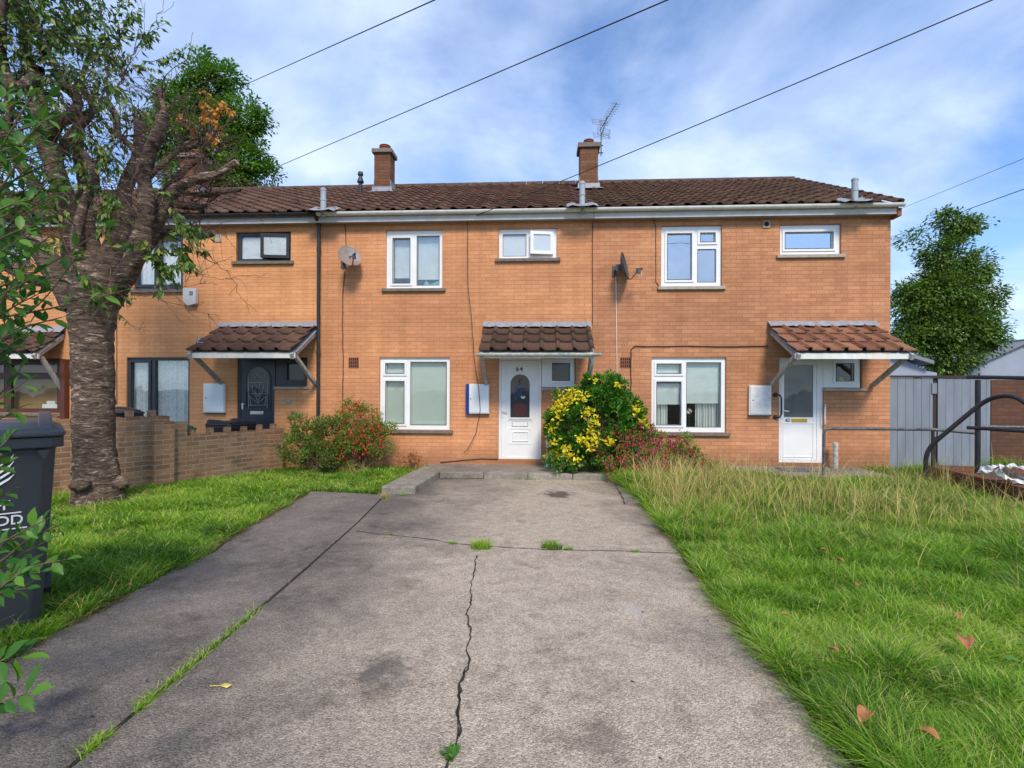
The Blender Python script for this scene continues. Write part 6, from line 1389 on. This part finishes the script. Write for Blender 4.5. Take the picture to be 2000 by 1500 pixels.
# ---- grass
def sample_poly(poly, n):
    xs = [p[0] for p in poly]; ys = [p[1] for p in poly]; X = RNG.uniform(min(xs), max(xs), n); Y = RNG.uniform(min(ys), max(ys), n); k = inpoly(X, Y, poly); return X[k], Y[k]
def area(poly):
    a = 0
    for i in range(len(poly)): a += poly[i-1][0]*poly[i][1]-poly[i][0]*poly[i-1][1]
    return abs(a)/2
def vnoise(X, Y, s_, seed):
    r_ = np.random.default_rng(seed); k = r_.normal(size=(10, 2))*s_; ph = r_.uniform(0, 6.28, 10); return sum(np.sin(X*k[i, 0]+Y*k[i, 1]+ph[i]) for i in range(10))/10**.5*.7
xy = lambda L_: [(p.x, p.y) for p in L_]
q0, q1 = F(1385, 905), F(1660, 905)
right_poly = xy(RE)+[(8.5, RE[-1].y), (11.5, -6.5), (11.5, -.05), (XP[4], -.05), (q1.x+.12, -.05), (q1.x+.12, -1.17), (q0.x+1.1, -1.33), (q0.x+.33, -.88), (q0.x-.05, -.05), (kx1+.27, -.05), (kx1+.27, ky+.1)]
plant_poly = [(pA.x-.05, pA.y), (pB.x-.05, pB.y), (pB.x+3, pB.y), (pC.x+3, pC.y+.3), (pC.x, pC.y+.3)]
left_poly = xy(SL)+[(-9, SL[-1].y), (-9.5, -.4), (A.x, -.4), (pa-.02, -.05), (pa-.02, ky+.14), (arm[3].x, ky+.13), (arm[0].x-.02, arm[0].y)]
wl0 = (A.x, A.y); 
def dist_cam(X, Y): return np.hypot(X, Y+CAM_D)
def lawn(name, label_, poly, excl, dens, hfun, m, straw_frac=.06, ymax=99):
    x_, y_ = sample_poly(poly, int(area(poly)*dens*2.2*1.0)+10)
    X, Y = x_, y_
    d = dist_cam(X, Y); keep = RNG.random(len(X)) < np.clip((2.6/np.maximum(d, 1.2))**1.25, .05, 1)
    # only what the view can reach
    ang = np.degrees(np.arctan2(X, Y+CAM_D)); keep &= (np.abs(ang) < 64)
    for e in excl: keep &= ~inpoly(X, Y, e)
    X, Y, d = X[keep], Y[keep], d[keep]; n = len(X); h = hfun(X, Y)*(1+.30*vnoise(X, Y, 9, 15))*RNG.uniform(.4, 1.35, n); wd = np.clip(.0020+.00105*d, .0035, .013)*RNG.uniform(.6, 1.3, n)
    t = np.clip(.42+.22*vnoise(X, Y, 1.6, 5)+.20*vnoise(X, Y, 5, 6)+.12*vnoise(X, Y, 14, 7)+RNG.normal(0, .20, n), 0, .88); dry = RNG.random(n) < straw_frac*(1+.8*vnoise(X, Y, 2.5, 9)); t = np.where(dry, .98, t)
    base = np.stack([X, Y, gzn(Y)-.03], 1)
    o = blades(name, base, h, wd, RNG.uniform(.3, 1.35, n), t, m); tag(o, label_, 'grass', kind='stuff'); print(name, n); return o
def h_right(X, Y): d = dist_cam(X, Y); return np.clip(.115+.045*vnoise(X, Y, 1.4, 3)+.035*vnoise(X, Y, 5, 4)+.03*np.clip(d-4, 0, 4), .05, .34)
def h_left(X, Y): return np.clip(.11+.05*vnoise(X, Y, 2, 13)+.02*vnoise(X, Y, 6, 14), .05, .2)
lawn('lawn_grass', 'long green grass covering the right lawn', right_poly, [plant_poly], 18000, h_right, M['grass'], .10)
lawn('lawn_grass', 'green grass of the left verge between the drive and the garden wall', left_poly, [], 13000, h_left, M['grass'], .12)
# tall dry stalks
x_, y_ = sample_poly(right_poly, 60000); d = dist_cam(x_, y_); xx, yy = x_, y_
dens_ = np.clip((yy+8.6)/4.4, .06, 1)**1.25*np.clip(.45+.75*vnoise(xx, yy, 1.5, 21)+.35*vnoise(xx, yy, 6, 22), .03, 1)*np.where(yy > -1.0, .25, 1)
dens_ = np.where((xx > 1.6) & (xx < 3.2) & (yy > -3.4) & (yy < -1.3), 1.25, dens_)*np.where(xx > 5.6, .6, 1)
k = (RNG.random(len(xx)) < dens_*.8) & ~inpoly(xx, yy, plant_poly); X, Y = xx[k], yy[k]; n = len(X); print('stalks', n)
hh = np.clip((.20+.32*np.clip((Y+6.5)/3, 0, 1))*RNG.uniform(.35, 1.5, n), .12, .8)
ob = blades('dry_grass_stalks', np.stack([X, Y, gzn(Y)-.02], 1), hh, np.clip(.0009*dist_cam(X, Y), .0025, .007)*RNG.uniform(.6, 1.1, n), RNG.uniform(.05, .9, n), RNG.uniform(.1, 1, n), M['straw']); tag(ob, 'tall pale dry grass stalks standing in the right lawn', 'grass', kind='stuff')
x_, y_ = sample_poly(left_poly, 12000); d = dist_cam(x_, y_); tr_c = CP(192, 985); dd_ = np.hypot(x_-tr_c.x, y_-tr_c.y); bd_ = np.hypot(x_-BINP.x-.5, y_-BINP.y); k = (RNG.random(len(x_)) < np.where(dd_ < 1.1, .4, np.where(bd_ < .8, .45, .03))) & (np.degrees(np.arctan2(x_, y_+CAM_D)) > -56); X, Y = x_[k], y_[k]; n = len(X)
ob = blades('dry_grass_stalks', np.stack([X, Y, gzn(Y)-.02], 1), RNG.uniform(.1, .3, n), RNG.uniform(.003, .006, n), RNG.uniform(.5, 1.3, n), RNG.uniform(.1, 1, n), M['straw']); tag(ob, 'short dry grass around the cherry trunk and beside the bin', 'grass', kind='stuff')
# straw tuft by the fuchsia and planter
def tuft(x, y, r_, n, h0_, m, name, label, cat='weed', tint=(.3, .9), wd=.005, grp=None, Y=None, dz=0):
    g = G(x, y) if Y is None else F(x, y, Y); zb = gz(g.y)+dz if Y is None else g.z; root = thing(name, (g.x, g.y, zb), label, cat, grp)
    a = RNG.uniform(0, 6.28, n); rr = r_*np.sqrt(RNG.random(n)); base = np.stack([g.x+rr*np.cos(a), g.y+rr*np.sin(a)*.7, np.full(n, zb)], 1)
    blades('blades', base, RNG.uniform(.5, 1.2, n)*h0_, np.full(n, wd), RNG.uniform(.2, 1.1, n), RNG.uniform(*tint, n), m, root); return root
tuft(690, 925, .28, 260, .28, M['straw'], 'dead_grass_clump', 'pale dead grass clump in front of the red flowered fuchsia', 'grass clump')
tuft(655, 918, .35, 320, .32, M['straw'], 'dead_grass_clump', 'tan dead grass at the foot of the scrubby hedge', 'grass clump')
tuft(820, 925, .12, 90, .2, M['straw'], 'dead_grass_clump', 'small dead grass wisp beside the kerb corner', 'grass clump')
tuft(1965, 905, .5, 420, .55, M['straw'], 'dead_grass_clump', 'straw coloured grass growing in the brick planter', 'grass clump', dz=.2)
tuft(1950, 930, .4, 300, .22, M['grass'], 'green_grass_clump', 'green grass clump behind the planter wall', 'grass clump', dz=.2)
tuft(940, 1071, .095, 260, .11, M['grass'], 'crack_weed', 'yellowish grass tuft where the two drive cracks meet', 'weed', (.5, 1), .0045)
tuft(1078, 1071, .10, 220, .09, M['grass'], 'crack_weed', 'green grass tuft on the cross crack right of the centre', 'weed', (.2, .8), .0045)
tuft(1110, 1074, .04, 60, .04, M['grass'], 'crack_weed', 'small green weed just right of the green tuft on the cross crack', 'weed', (.4, .8))
tuft(884, 1062, .05, 60, .03, M['grass'], 'crack_weed', 'tiny weed on the cross crack left of centre', 'weed', (.4, .8))
tuft(1240, 1078, .05, 50, .03, M['grass'], 'crack_weed', 'tiny weed on the cross crack near the right edge', 'weed', (.4, .8))
tuft(760, 1044, .03, 40, .02, M['grass'], 'crack_weed', 'tiny weed at the left end of the cross crack', 'weed', (.4, .8))
tuft(1035, 937, .12, 90, .05, M['grass'], 'kerb_weed', 'weeds growing at the foot of the kerb before the white door', 'weed', (.3, .8))
tuft(1198, 925, .14, 180, .14, M['grass'], 'kerb_weed', 'weeds at the right end of the kerb', 'weed', (.3, .9))
tuft(752, 975, .06, 70, .13, M['straw'], 'kerb_weed', 'dry weed at the front corner of the kerb return', 'weed')
tuft(790, 968, .05, 60, .05, M['grass'], 'kerb_weed', 'low weed along the inner foot of the kerb return', 'weed', (.3, .8))
g = G(878, 1476); wd_ = thing('dandelion_weed', (g.x, g.y, gz(g.y)), 'small broad leaved green weed in the long crack at the bottom', 'weed'); n = 16; a = RNG.uniform(0, 6.28, n)
inst('leaves', LEAF_V, LEAF_F, np.tile([g.x, g.y, gz(g.y)+.003], (n, 1))+RNG.normal(0, .008, (n, 3))*[1, 1.8, 0], np.stack([np.cos(a), np.sin(a), RNG.uniform(.3, 1.2, n)], 1), rdir(n)+[0, 0, 1.5], RNG.uniform(.025, .05, n), RNG.random(n), M['lf_fresh'], wd_, wid=1.3)
# grass in the joint between the two slabs
jp = [(p, q) for p, q in zip(JT[2:], JT[3:])]; X = []; Y = []
for (x, y, r_, n_) in [(610+(-468)*t, 1100+400*t, .018, int(18+50*t)) for t in np.linspace(.12, 1.0, 24)]:
    c = None; t_ = 1e9
    gpt = G(x, y)
    for a, b in zip(JT, JT[1:]):
        d_ = b-a; s_ = max(0, min(1, (gpt-a).dot(d_)/d_.length_squared)); q = a+d_*s_
        if (q-gpt).length < t_: t_ = (q-gpt).length; c = q
    X += list(RNG.normal(c.x-.017, .012, n_)); Y += list(RNG.uniform(c.y-.14, c.y+.14, n_))
X = np.array(X); Y = np.array(Y)
jx = np.interp(-Y, [-p.y for p in JT], [p.x for p in JT]); X = jx-.017+RNG.normal(0, .013, len(X)); k = vnoise(X*0, Y, 5, 31)+.35*(Y < -7.1)+.5*vnoise(X*0, Y, 14, 33) > .05; X, Y = X[k], Y[k]; n = len(X)
ob = blades('joint_grass', np.stack([X, Y, gzn(Y)-.02], 1), RNG.uniform(.03, .075, n), RNG.uniform(.003, .005, n), RNG.uniform(.4, 1.2, n), RNG.uniform(.4, 1.05, n), M['grass']); tag(ob, 'thin line of grass growing in the joint between the two concrete slabs', 'grass', kind='stuff')
Y = RNG.uniform(G(700, 1022).y-4.6, G(640, 1080).y, 260); X = np.interp(-Y, [-p.y for p in JT], [p.x for p in JT])-.017+RNG.normal(0, .01, 260)
# broad leaves low in the near lawn
k0 = RNG.random; x_, y_ = sample_poly(right_poly, 9000); d = dist_cam(x_, y_); k = (d < 4.6) & (RNG.random(len(x_)) < np.clip(.55+.6*vnoise(x_, y_, 2.2, 41), 0, 1)*.5); X, Y = x_[k], y_[k]; n = len(X); a = RNG.uniform(0, 6.28, n)
ob = inst('broadleaf_weeds', BIG_V, BIG_F, np.stack([X, Y, gzn(Y)+RNG.uniform(-.01, .06, n)], 1), np.stack([np.cos(a), np.sin(a), RNG.uniform(.1, .8, n)], 1), rdir(n)*.35+[0, 0, 1.], RNG.uniform(.03, .085, n), RNG.random(n), M['lf_fresh'], wid=1.1); tag(ob, 'low broad leaved weeds among the grass at the bottom right', 'weeds', kind='stuff')
# fallen leaves
M['deadleaf'] = pm('brown_fallen_leaf', (.42, .17, .055), .6, (.20, .08, .03), .7, 30)
LV = [('curled orange brown leaf on the grass, largest of the fallen leaves', 1885, 1298, .12), ('brown leaf near the drive edge at the bottom right', 1690, 1455, .10), ('pale tan leaf half way up the right lawn', 1675, 1173, .07), ('orange leaf in the grass left of the pale tan one', 1640, 1122, .07), ('tan leaf right of the big orange brown leaf', 1872, 1240, .06), ('small dark brown leaf in the grass near the middle of the right lawn', 1533, 1238, .045), ('narrow brown leaf standing in the grass by the drive', 1628, 1312, .05), ('little red brown leaf beside the drive edge', 1478, 1118, .04), ('brown leaf at the very bottom of the right lawn', 1810, 1492, .08), ('brown leaf high on the right lawn', 1610, 1100, .06), ('rust leaf at the edge of the left verge', 250, 1152, .05), ('brown leaf beside the rust leaf on the left verge edge', 200, 1173, .05)]
for lb, x, y, s_ in LV:
    g = G(x, y); z = gz(g.y)+(.11 if x > 1000 else .03); mb = MB(); a = random.uniform(0, 6.28); ca, sa = math.cos(a), math.sin(a); V = []
    for i, t in enumerate(np.linspace(0, 1, 7)):
        wv = .28*math.sin(math.pi*min(.97, t+.03))**.8
        for j in (-1, -.5, 0, .5, 1): u = (t-.5)*s_*1.0; v = wv*j*s_; zz_ = abs(j)**1.5*wv*s_*.8+math.sin(t*5)*s_*.06; V.append((g.x+u*ca-v*sa, g.y+u*sa+v*ca, z+zz_))
    mb.add(V, [(i*5+j, (i+1)*5+j, (i+1)*5+j+1, i*5+j+1) for i in range(6) for j in range(4)]); o = mb.build('fallen_leaf', M['deadleaf'], smooth=True); so2 = o.modifiers.new('s', 'SOLIDIFY'); so2.thickness = .0012; tag(o, lb, 'leaf', 'fallen leaves')
g = G(440, 1343); mb = MB(); V = [(g.x+x, g.y+y, gz(g.y)+z) for x, y, z in ((-.03, 0, .008), (-.01, .015, .012), (.01, .012, .006), (.03, .002, .014), (.015, -.012, .006), (-.008, -.012, .012))]; mb.poly(V); mb.beam(Vector((g.x-.07, g.y-.004, gz(g.y)+.008)), Vector((g.x-.03, g.y, gz(g.y)+.008)), .003, .003)
yo = mb.build('fallen_leaf', pm('yellow_leaf', (.62, .50, .10), .6)); tag(yo, 'small yellow leaf lying on the concrete at the bottom left', 'leaf', 'fallen leaves')
# leaf litter against the kerb
n = 90; t = RNG.random(n); P3 = np.stack([kx0+.02+t*.75, np.full(n, ky)-RNG.uniform(.005, .07, n)*(1-t*.5), np.full(n, gz(ky)+.01)], 1); a = RNG.uniform(0, 6.28, n)
ob = inst('leaf_litter', LEAF_V, LEAF_F, P3, np.stack([np.cos(a), np.sin(a), RNG.uniform(0, .3, n)], 1), rdir(n)*.4+[0, 0, 1], RNG.uniform(.02, .05, n), RNG.random(n), leaf_mat('litter_brown', (.10, .04, .02), (.28, .11, .05))); tag(ob, 'brown leaf litter gathered in the kerb corner', 'leaves', kind='stuff')

# ragged dead thatch along the slab edges, and bits lying on the concrete
def along(L_, n, sd):
    seg = np.array([(p.x, p.y) for p in L_]); ln = np.hypot(*np.diff(seg, axis=0).T); cu = np.concatenate([[0], np.cumsum(ln)]); t = RNG.uniform(0, cu[-1], n); X = np.interp(t, cu, seg[:, 0]); Y = np.interp(t, cu, seg[:, 1]); return X+sd*np.abs(RNG.normal(0, .045, n))-sd*.035, Y
for L_, sd, lb in ((RE, 1, 'dry thatch fringe along the right edge of the drive'), (SL, -1, 'dry thatch fringe along the left edge of the side slab')):
    X, Y = along(L_, 5200, sd); k = (vnoise(X, Y, 3.5, 51)+.5*vnoise(X, Y, 11, 52) > -.15) & (dist_cam(X, Y) > 1.2); X, Y = X[k], Y[k]; n = len(X)
    ob = blades('edge_thatch', np.stack([X, Y, gzn(Y)-.015], 1), RNG.uniform(.02, .09, n), RNG.uniform(.003, .006, n), RNG.uniform(.8, 2.2, n), RNG.uniform(.0, .8, n), M['thatch']); tag(ob, lb, 'grass', kind='stuff')
    X, Y = along(L_, 3600, sd); k = (vnoise(X, Y, 2.3, 53)+.6*vnoise(X, Y, 8, 54) > .15) & (dist_cam(X, Y) > 1.2); X, Y = X[k]-sd*.03, Y[k]; n = len(X)
    ob = blades('edge_grass', np.stack([X, Y, gzn(Y)-.015], 1), RNG.uniform(.04, .13, n), RNG.uniform(.003, .006, n), RNG.uniform(.7, 1.6, n), RNG.uniform(.2, .9, n), M['grass']); tag(ob, lb.replace('dry thatch fringe', 'green grass creeping over'). replace('along ', ''), 'grass', kind='stuff')
X1, Y1 = sample_poly(xy(SL)+xy(JT)[::-1], 900); X2, Y2 = sample_poly(xy(JT)+xy(RE)[::-1], 500); X, Y = np.concatenate([X1, X2]), np.concatenate([Y1, Y2]); k = (vnoise(X, Y, 3, 61) > .3) & (dist_cam(X, Y) > 1.5); X, Y = X[k], Y[k]; n = len(X); a = RNG.uniform(0, 6.28, n)
ob = inst('scattered_debris', LEAF_V, LEAF_F, np.stack([X, Y, gzn(Y)+.002], 1), np.stack([np.cos(a), np.sin(a), RNG.uniform(0, .2, n)], 1), rdir(n)*.3+[0, 0, 1.], RNG.uniform(.006, .028, n), RNG.random(n), leaf_mat('debris_brown', (.03, .022, .015), (.12, .08, .045), (.30, .22, .12))); tag(ob, 'tiny dead leaves and crumbs scattered over the concrete', 'debris', kind='stuff')
